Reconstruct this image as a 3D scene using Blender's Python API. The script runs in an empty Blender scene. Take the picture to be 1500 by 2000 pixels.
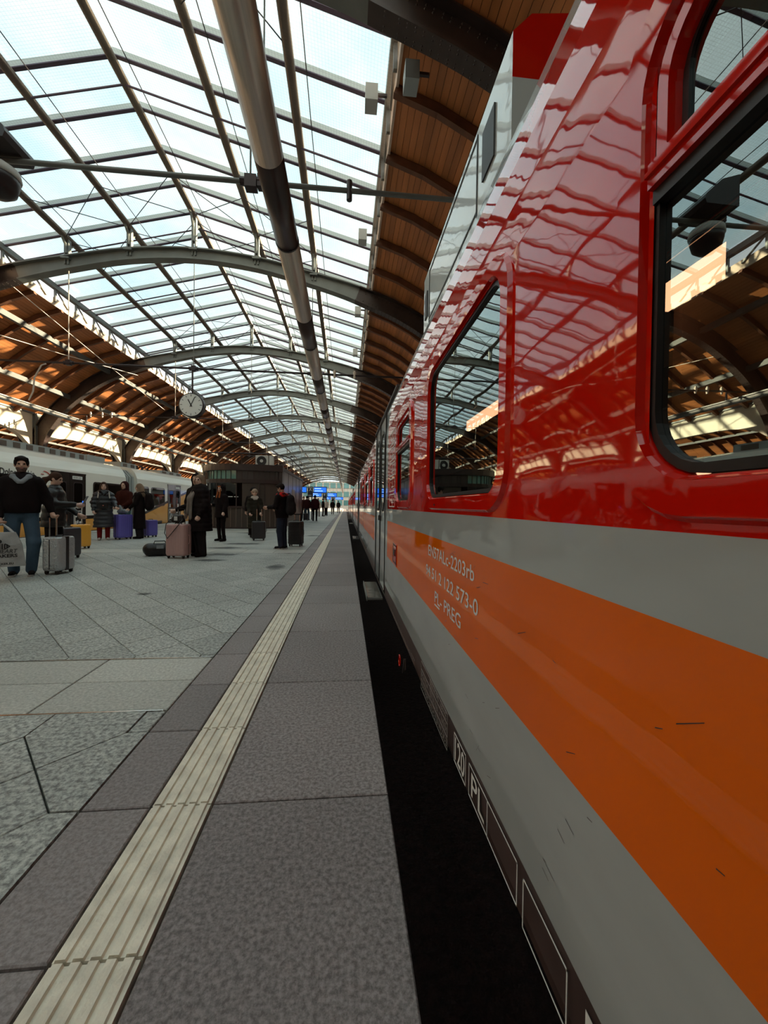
import bpy, bmesh, math, random
import numpy as np
from mathutils import Vector, Matrix
random.seed(7)
SC = bpy.context.scene
COL = SC.collection
PI = math.pi

# ------------------------------------------------------------------ camera
FPX = 780.0
cam_d = bpy.data.cameras.new('camera')
cam = bpy.data.objects.new('camera', cam_d)
COL.objects.link(cam)
cam_d.sensor_fit = 'HORIZONTAL'
cam_d.sensor_width = 36.0
cam_d.lens = FPX / 1500.0 * 36.0
cam_d.clip_start = 0.02
cam_d.clip_end = 600
v = Vector(((675.0 - 750) / FPX, -(987.0 - 1000) / FPX, 1.0)).normalized()
u0 = Vector((math.sin(0.012), math.cos(0.012), 0.0))
u0 = (u0 - v * u0.dot(v)).normalized()
x0 = u0.cross(v)
R_ = Vector((x0.x, v.x, u0.x)); U_ = Vector((x0.y, v.y, u0.y)); D_ = Vector((x0.z, v.z, u0.z))
cam.matrix_world = Matrix(((R_.x, U_.x, -D_.x, 0), (R_.y, U_.y, -D_.y, 0), (R_.z, U_.z, -D_.z, 1.1), (0, 0, 0, 1)))
SC.camera = cam

# ------------------------------------------------------------------ sky, sun, exposure
W = bpy.data.worlds.new('sky'); SC.world = W
W.use_nodes = True
nt = W.node_tree; nt.nodes.clear()
wo = nt.nodes.new('ShaderNodeOutputWorld'); bg = nt.nodes.new('ShaderNodeBackground')
tc = nt.nodes.new('ShaderNodeTexCoord'); mp = nt.nodes.new('ShaderNodeMapping'); nz = nt.nodes.new('ShaderNodeTexNoise')
rp = nt.nodes.new('ShaderNodeValToRGB')
mp.inputs['Scale'].default_value = (1.6, 1.6, 3.0)
nz.inputs['Scale'].default_value = 2.2; nz.inputs['Detail'].default_value = 6; nz.inputs['Roughness'].default_value = 0.6
rp.color_ramp.elements[0].position = 0.36; rp.color_ramp.elements[0].color = (0.68, 0.86, 0.93, 1)
rp.color_ramp.elements[1].position = 0.60; rp.color_ramp.elements[1].color = (1.0, 0.985, 0.96, 1)
nt.links.new(tc.outputs['Generated'], mp.inputs['Vector']); nt.links.new(mp.outputs['Vector'], nz.inputs['Vector'])
nt.links.new(nz.outputs['Fac'], rp.inputs['Fac']); nt.links.new(rp.outputs['Color'], bg.inputs['Color'])
bg.inputs['Strength'].default_value = .95
nt.links.new(bg.outputs['Background'], wo.inputs['Surface'])

sun_d = bpy.data.lights.new('sun', 'SUN'); sun = bpy.data.objects.new('sun', sun_d); COL.objects.link(sun)
sun_d.energy = 22.0; sun_d.color = (1.0, 0.80, 0.56); sun_d.angle = 0.012
sun.rotation_euler = Vector((0.86, 0.44, 0.25)).to_track_quat('Z', 'Y').to_euler()

vs = SC.view_settings
vs.view_transform = 'Standard'; vs.look = 'None'; vs.gamma = 1.0; vs.use_curve_mapping = False
vs.exposure = 0.65
SC.cycles.max_bounces = 8; SC.cycles.diffuse_bounces = 3; SC.cycles.glossy_bounces = 4; SC.cycles.transparent_max_bounces = 10; SC.cycles.adaptive_threshold = .02

# ------------------------------------------------------------------ materials
MATS = {}
def mat(name, col, rough=0.6, metal=0.0, noise=None, bump=None, coat=0.0, emit=None, rand=0.0, spec=0.5, coords='pos'):
    """noise=(scale, amount, (sx,sy,sz)); bump=(scale, strength, (sx,sy,sz)); rand = brightness change from piece to piece."""
    if name in MATS: return MATS[name]
    m = bpy.data.materials.new(name); m.use_nodes = True
    t = m.node_tree; n = t.nodes; b = n['Principled BSDF']
    b.inputs['Base Color'].default_value = (*col, 1); b.inputs['Roughness'].default_value = rough
    b.inputs['Metallic'].default_value = metal; b.inputs['Coat Weight'].default_value = coat
    b.inputs['Coat Roughness'].default_value = 0.03; b.inputs['Coat IOR'].default_value = 1.62 if name in ('red_paint',) else 1.5; b.inputs['Specular IOR Level'].default_value = spec
    if emit:
        b.inputs['Emission Color'].default_value = (*emit[0], 1); b.inputs['Emission Strength'].default_value = emit[1]
    geo = n.new('ShaderNodeNewGeometry')
    if coords == 'pos': vec = geo.outputs['Position']
    else:
        tcn = n.new('ShaderNodeTexCoord'); vec = tcn.outputs['Object']
    def tex(scale, sv, detail=4):
        mpn = n.new('ShaderNodeMapping'); mpn.inputs['Scale'].default_value = sv
        nn = n.new('ShaderNodeTexNoise'); nn.inputs['Scale'].default_value = scale; nn.inputs['Detail'].default_value = detail
        t.links.new(vec, mpn.inputs['Vector']); t.links.new(mpn.outputs['Vector'], nn.inputs['Vector'])
        return nn
    src = None
    if noise:
        nn = tex(noise[0], noise[2] if len(noise) > 2 else (1, 1, 1), 6)
        mr = n.new('ShaderNodeMapRange'); mr.inputs['From Min'].default_value = 0.3; mr.inputs['From Max'].default_value = 0.7
        mr.inputs['To Min'].default_value = 1 - noise[1]; mr.inputs['To Max'].default_value = 1 + noise[1]
        t.links.new(nn.outputs['Fac'], mr.inputs['Value']); src = mr.outputs['Result']
    if rand:
        oi = n.new('ShaderNodeObjectInfo'); mr2 = n.new('ShaderNodeMapRange')
        mr2.inputs['To Min'].default_value = 1 - rand; mr2.inputs['To Max'].default_value = 1 + rand
        t.links.new(oi.outputs['Random'], mr2.inputs['Value'])
        if src is None: src = mr2.outputs['Result']
        else:
            mu = n.new('ShaderNodeMath'); mu.operation = 'MULTIPLY'; t.links.new(src, mu.inputs[0]); t.links.new(mr2.outputs['Result'], mu.inputs[1]); src = mu.outputs[0]
    if src is not None:
        vm = n.new('ShaderNodeVectorMath'); vm.operation = 'SCALE'; vm.inputs[0].default_value = col
        t.links.new(src, vm.inputs['Scale']); t.links.new(vm.outputs['Vector'], b.inputs['Base Color'])
    if bump:
        bn = tex(bump[0], bump[2] if len(bump) > 2 else (1, 1, 1), bump[3] if len(bump) > 3 else 2)
        bu = n.new('ShaderNodeBump'); bu.inputs['Strength'].default_value = bump[1]; bu.inputs['Distance'].default_value = 0.02
        t.links.new(bn.outputs['Fac'], bu.inputs['Height']); t.links.new(bu.outputs['Normal'], b.inputs['Normal'])
        if coat: t.links.new(bu.outputs['Normal'], b.inputs['Coat Normal'])
    m['base'] = 1
    MATS[name] = m
    return m

def granite(name, col, speck, scale, amount, rough=0.55, stains=None):
    """speckled stone; stains = list of (x, y, rx, ry) dark dried spills on the paving."""
    m = bpy.data.materials.new(name); m.use_nodes = True
    t = m.node_tree; n = t.nodes; b = n['Principled BSDF']; L = t.links
    geo = n.new('ShaderNodeNewGeometry'); oi = n.new('ShaderNodeObjectInfo')
    n1 = n.new('ShaderNodeTexNoise'); n1.inputs['Scale'].default_value = scale; n1.inputs['Detail'].default_value = 3; n1.inputs['Roughness'].default_value = 0.7
    n2 = n.new('ShaderNodeTexNoise'); n2.inputs['Scale'].default_value = 0.9; n2.inputs['Detail'].default_value = 5
    vo = n.new('ShaderNodeTexVoronoi'); vo.inputs['Scale'].default_value = scale * 1.1
    for q in (n1, n2, vo): L.new(geo.outputs['Position'], q.inputs['Vector'])
    r = n.new('ShaderNodeValToRGB'); r.color_ramp.elements[0].position = 0.5 - amount; r.color_ramp.elements[1].position = 0.5 + amount
    r.color_ramp.elements[0].color = (*speck, 1); r.color_ramp.elements[1].color = (*col, 1)
    L.new(n1.outputs['Fac'], r.inputs['Fac'])
    mr = n.new('ShaderNodeMapRange'); mr.inputs['From Min'].default_value = 0.3; mr.inputs['From Max'].default_value = 0.7
    mr.inputs['To Min'].default_value = 0.84; mr.inputs['To Max'].default_value = 1.12
    L.new(n2.outputs['Fac'], mr.inputs['Value'])
    m2 = n.new('ShaderNodeMapRange'); m2.inputs['To Min'].default_value = 0.9; m2.inputs['To Max'].default_value = 1.1
    L.new(oi.outputs['Random'], m2.inputs['Value'])
    mu = n.new('ShaderNodeMath'); mu.operation = 'MULTIPLY'; L.new(mr.outputs['Result'], mu.inputs[0]); L.new(m2.outputs['Result'], mu.inputs[1])
    src = mu.outputs[0]
    if stains:
        sx = n.new('ShaderNodeSeparateXYZ'); L.new(geo.outputs['Position'], sx.inputs[0])
        n3 = n.new('ShaderNodeTexNoise'); n3.inputs['Scale'].default_value = 3.5; n3.inputs['Detail'].default_value = 6; n3.inputs['Roughness'].default_value = 0.7
        L.new(geo.outputs['Position'], n3.inputs['Vector'])
        for (x, y, rx, ry) in stains:
            def mth(op, a, bb):
                q = n.new('ShaderNodeMath'); q.operation = op
                for i, z in enumerate((a, bb)):
                    if isinstance(z, (int, float)): q.inputs[i].default_value = z
                    else: L.new(z, q.inputs[i])
                return q.outputs[0]
            dx = mth('DIVIDE', mth('SUBTRACT', sx.outputs['X'], x), rx); dy = mth('DIVIDE', mth('SUBTRACT', sx.outputs['Y'], y), ry)
            d = mth('ADD', mth('MULTIPLY', dx, dx), mth('MULTIPLY', dy, dy))
            d = mth('ADD', d, mth('MULTIPLY', mth('SUBTRACT', n3.outputs['Fac'], 0.5), 4.0))
            q = n.new('ShaderNodeMapRange'); q.inputs['From Min'].default_value = 0.25; q.inputs['From Max'].default_value = 1.15
            q.inputs['To Min'].default_value = 0.13; q.inputs['To Max'].default_value = 1.0
            L.new(d, q.inputs['Value'])
            src = mth('MULTIPLY', src, q.outputs['Result'])
    vm = n.new('ShaderNodeVectorMath'); vm.operation = 'SCALE'; L.new(r.outputs['Color'], vm.inputs[0]); L.new(src, vm.inputs['Scale'])
    L.new(vm.outputs['Vector'], b.inputs['Base Color']); b.inputs['Roughness'].default_value = rough
    bu = n.new('ShaderNodeBump'); bu.inputs['Strength'].default_value = 0.35; bu.inputs['Distance'].default_value = 0.003
    L.new(n1.outputs['Fac'], bu.inputs['Height']); L.new(bu.outputs['Normal'], b.inputs['Normal'])
    MATS[name] = m
    return m

def glass_mat(name, tint, refl, rough=0.0, body=None, ior=1.5, wavy=0.0):
    """thin glazing: tinted see-through + mirror by Fresnel (+ a little milky scatter)."""
    m = bpy.data.materials.new(name); m.use_nodes = True
    t = m.node_tree; n = t.nodes; L = t.links; n.remove(n['Principled BSDF'])
    out = n['Material Output']
    tr = n.new('ShaderNodeBsdfTransparent'); tr.inputs['Color'].default_value = (*tint, 1)
    gl = n.new('ShaderNodeBsdfGlossy'); gl.inputs['Roughness'].default_value = rough; gl.inputs['Color'].default_value = (*refl, 1)
    lw = n.new('ShaderNodeLayerWeight'); lw.inputs['Blend'].default_value = .5
    pw = n.new('ShaderNodeMath'); pw.operation = 'POWER'; pw.inputs[1].default_value = 5.0; L.new(lw.outputs['Facing'], pw.inputs[0])
    fr = n.new('ShaderNodeMapRange'); f0 = ((ior - 1) / (ior + 1)) ** 2; fr.inputs['To Min'].default_value = f0; L.new(pw.outputs[0], fr.inputs['Value'])
    if wavy:
        geo = n.new('ShaderNodeNewGeometry'); nn = n.new('ShaderNodeTexNoise'); nn.inputs['Scale'].default_value = 5.0; nn.inputs['Detail'].default_value = 1
        L.new(geo.outputs['Position'], nn.inputs['Vector'])
        bu = n.new('ShaderNodeBump'); bu.inputs['Strength'].default_value = wavy; bu.inputs['Distance'].default_value = 0.02
        L.new(nn.outputs['Fac'], bu.inputs['Height']); L.new(bu.outputs['Normal'], gl.inputs['Normal'])
    base = tr.outputs[0]
    if body:
        tl = n.new('ShaderNodeBsdfTranslucent'); tl.inputs['Color'].default_value = (*body[0], 1)
        mx = n.new('ShaderNodeMixShader'); mx.inputs['Fac'].default_value = body[1]
        L.new(tr.outputs[0], mx.inputs[1]); L.new(tl.outputs[0], mx.inputs[2]); base = mx.outputs[0]
        geo = n.new('ShaderNodeNewGeometry'); nn = n.new('ShaderNodeTexNoise'); nn.inputs['Scale'].default_value = 1.3; nn.inputs['Detail'].default_value = 5
        L.new(geo.outputs['Position'], nn.inputs['Vector'])
        mr = n.new('ShaderNodeMapRange'); mr.inputs['From Min'].default_value = .3; mr.inputs['From Max'].default_value = .7
        mr.inputs['To Min'].default_value = body[1] * .55; mr.inputs['To Max'].default_value = body[1] * 1.45
        L.new(nn.outputs['Fac'], mr.inputs['Value']); L.new(mr.outputs['Result'], mx.inputs['Fac'])
    m2 = n.new('ShaderNodeMixShader'); L.new(fr.outputs[0], m2.inputs['Fac']); L.new(base, m2.inputs[1]); L.new(gl.outputs[0], m2.inputs[2])
    L.new(m2.outputs[0], out.inputs['Surface'])
    MATS[name] = m
    return m

STAINS = [(-2.69, 8.93, .42, .20), (-1.22, 7.12, .16, .34), (-2.61, 8.03, .34, .16), (-2.87, 11.35, .5, .3), (-1.25, 9.33, .22, .25), (-2.97, 10.28, .5, .22), (-1.1, 14.5, .3, .3), (-2.41, 5.05, .10, .08), (-3.4, 15.6, .6, .4), (-4.6, 9.8, .3, .2)]
granite('edge_stone', (.31, .272, .265), (.13, .107, .104), 70, .13, .6)
granite('border_stone', (.30, .265, .26), (.17, .145, .142), 75, .14, .6)
granite('granite', (.53, .55, .505), (.16, .163, .153), 46, .13, .55, STAINS)
granite('granite_light', (.57, .57, .515), (.33, .328, .295), 60, .16, .55)
mat('tactile', (.76, .70, .57), .6, noise=(14, .16), bump=(60, .25))
mat('joint', (.035, .022, .02), .9)
mat('platform_wall', (.018, .007, .006), .9)  # dark maroon: shadow tint of the pit put into the wall colour
mat('ballast', (.020, .007, .005), .95, noise=(20, .5), bump=(30, 1.0))  # pit shade is part of this dark maroon base colour
mat('rail', (.05, .03, .025), .4, .8)
mat('steel', (.175, .175, .160), .5, 0.25, noise=(2.5, .15))
mat('beam_grey', (.085, .078, .070), .6, noise=(2, .2))
mat('steel_brown', (.060, .040, .034), .45, 0.3, noise=(3, .2))
mat('purlin', (.150, .110, .085), .32, 0.55, noise=(2, .15))
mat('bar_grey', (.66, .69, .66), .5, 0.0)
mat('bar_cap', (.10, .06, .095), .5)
mat('wood', (.44, .150, .045), .55, noise=(3.0, .28, (1, .12, 1)), rand=.16)
mat('wood_beam', (.13, .045, .018), .6, noise=(5, .25, (1, .3, 1)))
mat('fascia', (.62, .44, .32), .6, noise=(9, .12))
mat('cream', (.70, .60, .46), .5, noise=(1.5, .08))
mat('white_box', (.52, .50, .46), .5)
glass_mat('roof_glass', (.895, .955, .952), (.9, .95, .95), .0, ((.86, .95, .94), .018))
mat('red_paint', (.60, .008, .002), .5, coat=1.0, spec=.0, bump=(3.2, .055, (1, 1.0, 2.3), 2), noise=(1.2, .08))
mat('grey_paint', (.36, .375, .37), .45, coat=.8, spec=.1, noise=(6, .10, (1, .3, 1)), bump=(3.2, .05, (1, 1, 2.2), 2))
mat('orange_paint', (.74, .125, .001), .5, coat=.6, spec=.0, noise=(2, .08), bump=(3.2, .05, (1, 1, 2.2), 2))
mat('skirt_paint', (.060, .036, .032), .45, noise=(4, .25), spec=.3)
mat('cantrail', (.55, .58, .57), .25, coat=.8, bump=(3.2, .05, (1, 1, 2.2), 2))
mat('rubber', (.012, .008, .008), .45)
glass_mat('train_glass', (.34, .34, .31), (.84, .95, .93), .0, None, 3.2, .016)
mat('interior', (.115, .080, .062), .7)
mat('interior_light', (.42, .33, .25), .5)
mat('interior_brown', (.22, .14, .10), .5)
mat('saloon_panel_glow', (.8, .6, .4), .5, emit=((1.0, .50, .28), 3.2))  # emission stands in for warm sunlight on a panel inside the car
mat('seat_cloth', (.05, .055, .075), .8)
mat('chrome', (.65, .62, .58), .15, 1.0)
mat('print_white', (.72, .70, .66), .6)
mat('print_dim', (.30, .27, .25), .6)
mat('print_black', (.012, .008, .008), .6)
mat('white_paint', (.86, .81, .71), .28, coat=.5)
mat('white_roof', (.88, .84, .74), .3, coat=.4)
mat('train_orange', (.80, .36, .065), .35, coat=.5)
mat('train_black', (.014, .010, .010), .25, coat=.3)
glass_mat('dark_glass', (.10, .085, .08), (.8, .8, .8), .0, None, 1.6)
mat('roof_equipment', (.34, .35, .33), .5, .2)
mat('gangway', (.36, .38, .36), .7)
mat('duct_metal', (.56, .47, .40), .36, 0.7, noise=(3, .25, (6, .2, 6)))
mat('duct_dark', (.040, .018, .014), .35, noise=(3, .2))
mat('cable', (.045, .035, .04), .5, .4)
mat('wire_bright', (.62, .50, .40), .5)
mat('iron', (.05, .035, .035), .45, .5)
mat('clock_face', (.72, .72, .68), .35)
mat('kiosk_dark', (.050, .032, .029), .35, .3, noise=(3, .15))
mat('kiosk_panel', (.062, .045, .035), .4, .2, rand=.1)
mat('kiosk_seam', (.20, .15, .12), .4, .4)
mat('kiosk_teal', (.13, .30, .26), .25, rand=.3, coat=.4)
mat('kiosk_smoke', (.06, .045, .04), .3, rand=.2, coat=.4)
glass_mat('kiosk_glass', (.42, .36, .34), (.8, .8, .8), .0, None, 1.6)
mat('kiosk_side', (.12, .088, .080), .30, .35, noise=(1.2, .15))
mat('board_blue', (.012, .07, .30), .4, emit=((.02, .16, .85), .8))
mat('board_text', (.5, .7, .95), .4, emit=((.5, .75, 1.0), .9))
mat('sign_navy', (.020, .026, .05), .5)
mat('dark_plastic', (.020, .010, .010), .4)

# ------------------------------------------------------------------ helpers
def link(o, parent=None, **props):
    COL.objects.link(o)
    if parent is not None: o.parent = parent
    for k, val in props.items():
        if val is not None: o[k] = val
    return o
def empty(name, loc=(0, 0, 0), rotz=0.0, parent=None, **props):
    o = bpy.data.objects.new(name, None); o.location = loc; o.rotation_euler = (0, 0, rotz)
    o.empty_display_size = .1
    return link(o, parent, **props)
class MB:
    def __init__(s): s.v = []; s.f = []; s.m = []; s.cm = 0
    def add(s, vs_, fs_):
        o = len(s.v); s.v += [tuple(p) for p in vs_]
        for f in fs_: s.f.append([i + o for i in f]); s.m.append(s.cm)
        return s
    def box(s, x0, x1, y0, y1, z0, z1):
        return s.add([(x0, y0, z0), (x1, y0, z0), (x1, y1, z0), (x0, y1, z0), (x0, y0, z1), (x1, y0, z1), (x1, y1, z1), (x0, y1, z1)],
                     [(3, 2, 1, 0), (4, 5, 6, 7), (0, 1, 5, 4), (1, 2, 6, 5), (2, 3, 7, 6), (3, 0, 4, 7)])
    def loft(s, secs, caps=True, close=True):
        n = len(secs[0]); vs_ = [p for q in secs for p in q]; fs_ = []
        for i in range(len(secs) - 1):
            for j in range(n if close else n - 1):
                k = (j + 1) % n
                fs_.append((i * n + j, i * n + k, (i + 1) * n + k, (i + 1) * n + j))
        if caps and close:
            fs_.append(tuple(range(n - 1, -1, -1))); fs_.append(tuple((len(secs) - 1) * n + j for j in range(n)))
        return s.add(vs_, fs_)
    def bar(s, p, q, w, h=None, up=(0, 0, 1)):
        p = Vector(p); q = Vector(q); d = (q - p).normalized(); u = Vector(up)
        if abs(d.dot(u)) > .98: u = Vector((0, 1, 0))
        a = d.cross(u).normalized(); b = a.cross(d); h = h or w
        a *= w / 2; b *= h / 2
        return s.loft([[c - a - b, c + a - b, c + a + b, c - a + b] for c in (p, q)])
    def tube(s, pts, r, n=8, caps=True):
        pts = [Vector(p) for p in pts]; secs = []
        prev = None
        for i, p in enumerate(pts):
            d = (pts[min(i + 1, len(pts) - 1)] - pts[max(i - 1, 0)]).normalized()
            if prev is None:
                a = d.orthogonal().normalized()
            else:
                a = (prev - d * prev.dot(d))
                a = a.normalized() if a.length > 1e-6 else d.orthogonal().normalized()
            prev = a; b = d.cross(a)
            rr = r[i] if isinstance(r, (list, tuple)) else r
            secs.append([p + a * (rr * math.cos(2 * PI * k / n)) + b * (rr * math.sin(2 * PI * k / n)) for k in range(n)])
        return s.loft(secs, caps)
    def strip(s, cl, w, t_, axis='y'):
        """rectangular bar swept along a curve in the x-z plane: cl = [(x,z)], width w along y centred on s.y"""
        secs = []
        for i, (x, z) in enumerate(cl):
            a = Vector(cl[max(i - 1, 0)]); b = Vector(cl[min(i + 1, len(cl) - 1)]); d = (b - a).normalized(); nx, nz_ = -d.y, d.x
            h = t_[i] / 2 if isinstance(t_, (list, tuple)) else t_ / 2
            secs.append([(x - nx * h, s.y - w / 2, z - nz_ * h), (x + nx * h, s.y - w / 2, z + nz_ * h), (x + nx * h, s.y + w / 2, z + nz_ * h), (x - nx * h, s.y + w / 2, z - nz_ * h)])
        return s.loft(secs)
    def mesh(s, name, mats, smooth=False):
        me = bpy.data.meshes.new(name); me.from_pydata(s.v, [], s.f)
        for q in (mats if isinstance(mats, (list, tuple)) else [mats]): me.materials.append(MATS[q] if isinstance(q, str) else q)
        if any(s.m): me.polygons.foreach_set('material_index', s.m)
        bm = bmesh.new(); bm.from_mesh(me); bmesh.ops.recalc_face_normals(bm, faces=bm.faces); bm.to_mesh(me); bm.free()
        if smooth: me.polygons.foreach_set('use_smooth', [True] * len(me.polygons))
        me.update()
        return me
    def obj(s, name, mats, parent=None, smooth=False, loc=None, **props):
        o = bpy.data.objects.new(name, s.mesh(name, mats, smooth))
        if loc: o.location = loc
        return link(o, parent, **props)
def inst(name, me, parent=None, loc=None, rotz=None, **props):
    o = bpy.data.objects.new(name, me)
    if loc is not None: o.location = loc
    if rotz is not None: o.rotation_euler = (0, 0, rotz)
    return link(o, parent, **props)
def rrect(w, h, r, n=6, cx=0, cy=0, rb=None):
    """rounded rectangle outline centred on cx,cy; rb = radius of the two lower corners"""
    pts = []; rt_ = r
    for (sx, sy, a0) in ((1, 1, 0), (-1, 1, PI / 2), (-1, -1, PI), (1, -1, 1.5 * PI)):
        r = rt_ if sy > 0 or rb is None else rb
        for i in range(n + 1):
            a = a0 + (PI / 2) * i / n
            pts.append((cx + sx * (w / 2 - r) + r * math.cos(a), cy + sy * (h / 2 - r) + r * math.sin(a)))
    return pts
def ordinal(i):
    return ['first', 'second', 'third', 'fourth', 'fifth', 'sixth', 'seventh', 'eighth', 'ninth', 'tenth', 'eleventh', 'twelfth', 'thirteenth', 'fourteenth', 'fifteenth', 'sixteenth', 'seventeenth', 'eighteenth'][i]
TEXTS = {}
def text_mesh(txt, height, width, mtl, bold=0.0, shear=0.0, align='LEFT'):
    cu = bpy.data.curves.new('lettering', 'FONT'); cu.body = txt; cu.size = 1.0; cu.offset = bold; cu.shear = shear; cu.resolution_u = 3
    o = bpy.data.objects.new('lettering_tmp', cu)
    me = bpy.data.meshes.new_from_object(o)
    bpy.data.objects.remove(o); bpy.data.curves.remove(cu)
    xs = [p.co.x for p in me.vertices]; ys = [p.co.y for p in me.vertices]
    sx = width / (max(xs) - min(xs)) if width else height / 0.7
    sy = height / 0.7
    for p in me.vertices:
        p.co.x = (p.co.x - min(xs)) * sx; p.co.y *= sy
    me.materials.clear(); me.materials.append(MATS[mtl])
    return me
def place_text(txt, height, width, mtl, origin, ex, ey, parent, bold=0.0, name='lettering', shear=0.0):
    me = text_mesh(txt, height, width, mtl, bold, shear)
    ex = Vector(ex); ey = Vector(ey); ez = ex.cross(ey); o = Vector(origin)
    for p in me.vertices:
        p.co = o + ex * p.co.x + ey * p.co.y + ez * p.co.z
    ob = bpy.data.objects.new(name, me)
    return link(ob, parent)

# ================================================================== SETTING
XC, HALF, UCOL = -4.48, 5.15, 9.5
BAY = 7.15
K0, K1 = -3, 14
def YK(k): return 12.25 + BAY * k
YA, YB = YK(K0), YK(K1)
EDGE_R, EDGE_L = 0.178, -9.80

# ---- platform
fl = empty('floor', kind='structure', label='grey granite station platform between the two trains')
b = MB().box(EDGE_L, EDGE_R, YA, YB + 30, -1.0, -.035); b.obj('platform_base', ['joint'], fl)
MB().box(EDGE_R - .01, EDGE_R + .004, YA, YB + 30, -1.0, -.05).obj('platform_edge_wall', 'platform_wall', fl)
GAP = .004
def slab_mesh(name, x0, x1, y0, y1, mtl, z1=0.0, ch=.004):
    m = MB(); z0 = -.034
    x0 += GAP; x1 -= GAP; y0 += GAP; y1 -= GAP
    o = [(x0, y0), (x1, y0), (x1, y1), (x0, y1)]; i = [(x0 + ch, y0 + ch), (x1 - ch, y0 + ch), (x1 - ch, y1 - ch), (x0 + ch, y1 - ch)]
    m.loft([[(x, y, z0) for x, y in o], [(x, y, z1 - ch) for x, y in o], [(x, y, z1) for x, y in i]])
    return m.mesh(name, mtl)
X_STRIP0, X_STRIP1, X_ROW, X_LAT = -.690, -.472, -.930, -1.030
me = slab_mesh('edge_slab', X_STRIP1, EDGE_R, 0, 1.0, 'edge_stone')
for i in range(-1, 115): inst('edge_slab', me, fl, (0, i + .5, 0))
me = slab_mesh('border_slab', X_ROW, X_STRIP0, 0, .5, 'border_stone')
for i in range(-1, 229): inst('border_slab', me, fl, (0, i * .5, 0))
m = MB()
w = X_STRIP1 - X_STRIP0; y0, y1 = GAP, .5 - GAP
sec = [(X_STRIP0 + .006, -.034), (X_STRIP0 + .006, -.001)]
nr = 5; pit = (w - .016) / nr
for r_ in range(nr):
    xa = X_STRIP0 + .008 + r_ * pit
    sec += [(xa + .003, -.001), (xa + .006, .007), (xa + pit - .012, .007), (xa + pit - .009, -.001)]
sec += [(X_STRIP1 - .006, -.001), (X_STRIP1 - .006, -.034)]
m.loft([[(x, y, z) for x, z in sec] for y in (y0, y1)])
me = m.mesh('tactile_tile', 'tactile')
for i in range(-1, 229): inst('tactile_tile', me, fl, (0, i * .5, 0))
# granite set diagonally, trimmed along the border and along two cross bands
HX, HY = .225, .25
def diamond_mesh():
    m = MB(); g = .0045; c = .003
    o = [(HX - g, 0), (0, HY - g), (-HX + g, 0), (0, -HY + g)]; i = [(x * .98, y * .98) for x, y in o]
    m.loft([[(x, y, -.034) for x, y in o], [(x, y, -c) for x, y in o], [(x, y, 0) for x, y in i]])
    return m
def tri_pts(kind):
    g = .005
    wr = X_ROW - X_LAT - GAP; up = .205 - .006; dn = -.05 + .005; gx = HX - .004
    return {'r': [(-HX + g, 0), (0, -HY + g), (wr, -HY + g), (wr, HY - g), (0, HY - g)], 'n': [(gx, 0), (0, HY - g), (-gx, 0), (-gx, dn), (gx, dn)], 'f': [(-gx, 0), (0, -HY + g), (gx, 0), (gx, up), (-gx, up)]}[kind]
def tri_mesh(kind):
    m = MB(); o = tri_pts(kind); m.loft([[(x, y, -.034) for x, y in o], [(x, y, 0) for x, y in o]]); return m
dm = diamond_mesh(); dme = dm.mesh('paving_slab', 'granite'); trim = {k: tri_mesh(k) for k in 'rnf'}; tme = {k: q.mesh('paving_slab', 'granite') for k, q in trim.items()}
BANDS = [(2.205, 2.95)] + [(2.205 + 7.0 * i, 2.95 + 7.0 * i) for i in range(1, 16)]
cells = []
j0, j1 = -3, 200
def band_state(yc):
    for (a, bb) in BANDS:
        la = math.floor((a - 1.5) / .25 + 1e-6) * .25 + 1.5; lb = math.ceil((bb - 1.5) / .25 - .3) * .25 + 1.5
        if la % .5 > .01 and abs((la - 1.5) % .5) > .01: la -= .25
        if abs((lb - 1.5) % .5) > .01: lb += .25
        if la + 1e-6 < yc < lb - 1e-6: return 'in', la, lb
        if abs(yc - la) < 1e-6: return 'f', la, lb
        if abs(yc - lb) < 1e-6: return 'n', la, lb
    return None, 0, 0
for j in range(j0, j1):
    for i in range(0, 39):
        if (i + j) % 2 == 0: cells.append((X_LAT - HX * i, 1.5 + .25 * j, 'd'))
# lattice vertices lie on the border line, so diamond centres are offset by one half step
def in_view(x, y):
    p = Vector((x, y, 0)) - Vector((0, 0, 1.1)); z = p.dot(D_)
    if z < .3: return None
    px = 750 + FPX * p.dot(R_) / z; py = 1000 - FPX * p.dot(U_) / z
    return -40 < px < 1540 and 980 < py < 2060
cells = [(x, y - .25, k) for (x, y, k) in cells]
# recompute the trims for the shifted centres
cells2 = []
for (x, y, k) in cells:
    st, la, lb = band_state(round(y, 4))
    if st == 'in': continue
    k = 'r' if abs(x - X_LAT) < 1e-6 else 'd'
    if st in ('n', 'f'):
        if k == 'r': continue
        k = st
    cells2.append((x, y, k))
cells2.sort(key=lambda c: c[1] * c[1] + (c[0] * .35) ** 2)
seen = [c for c in cells2 if in_view(c[0], c[1])]
near = set(seen[:260]); rest = MB()
for c in cells2:
    (x, y, k) = c
    if c in near: inst('paving_slab', dme if k == 'd' else tme[k], fl, (x, y, 0))
    elif y < 50:
        src = dm if k == 'd' else trim[k]; rest.add([(p[0] + x, p[1] + y, p[2]) for p in src.v], src.f)
rest.obj('distant_paving', 'granite', fl, kind='stuff')
MB().box(EDGE_L, X_LAT, 49.9, YB + 30, -.034, 0).obj('far_paving', 'granite', fl)
m = MB().box(EDGE_L, X_LAT - .225 * 38, YA, 50, -.034, 0); m.obj('edge_paving', 'edge_stone', fl)
MB().box(X_LAT, X_ROW, 49.9, YB + 30, -.034, 0).obj('far_border', 'granite', fl)
tp = None
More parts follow.
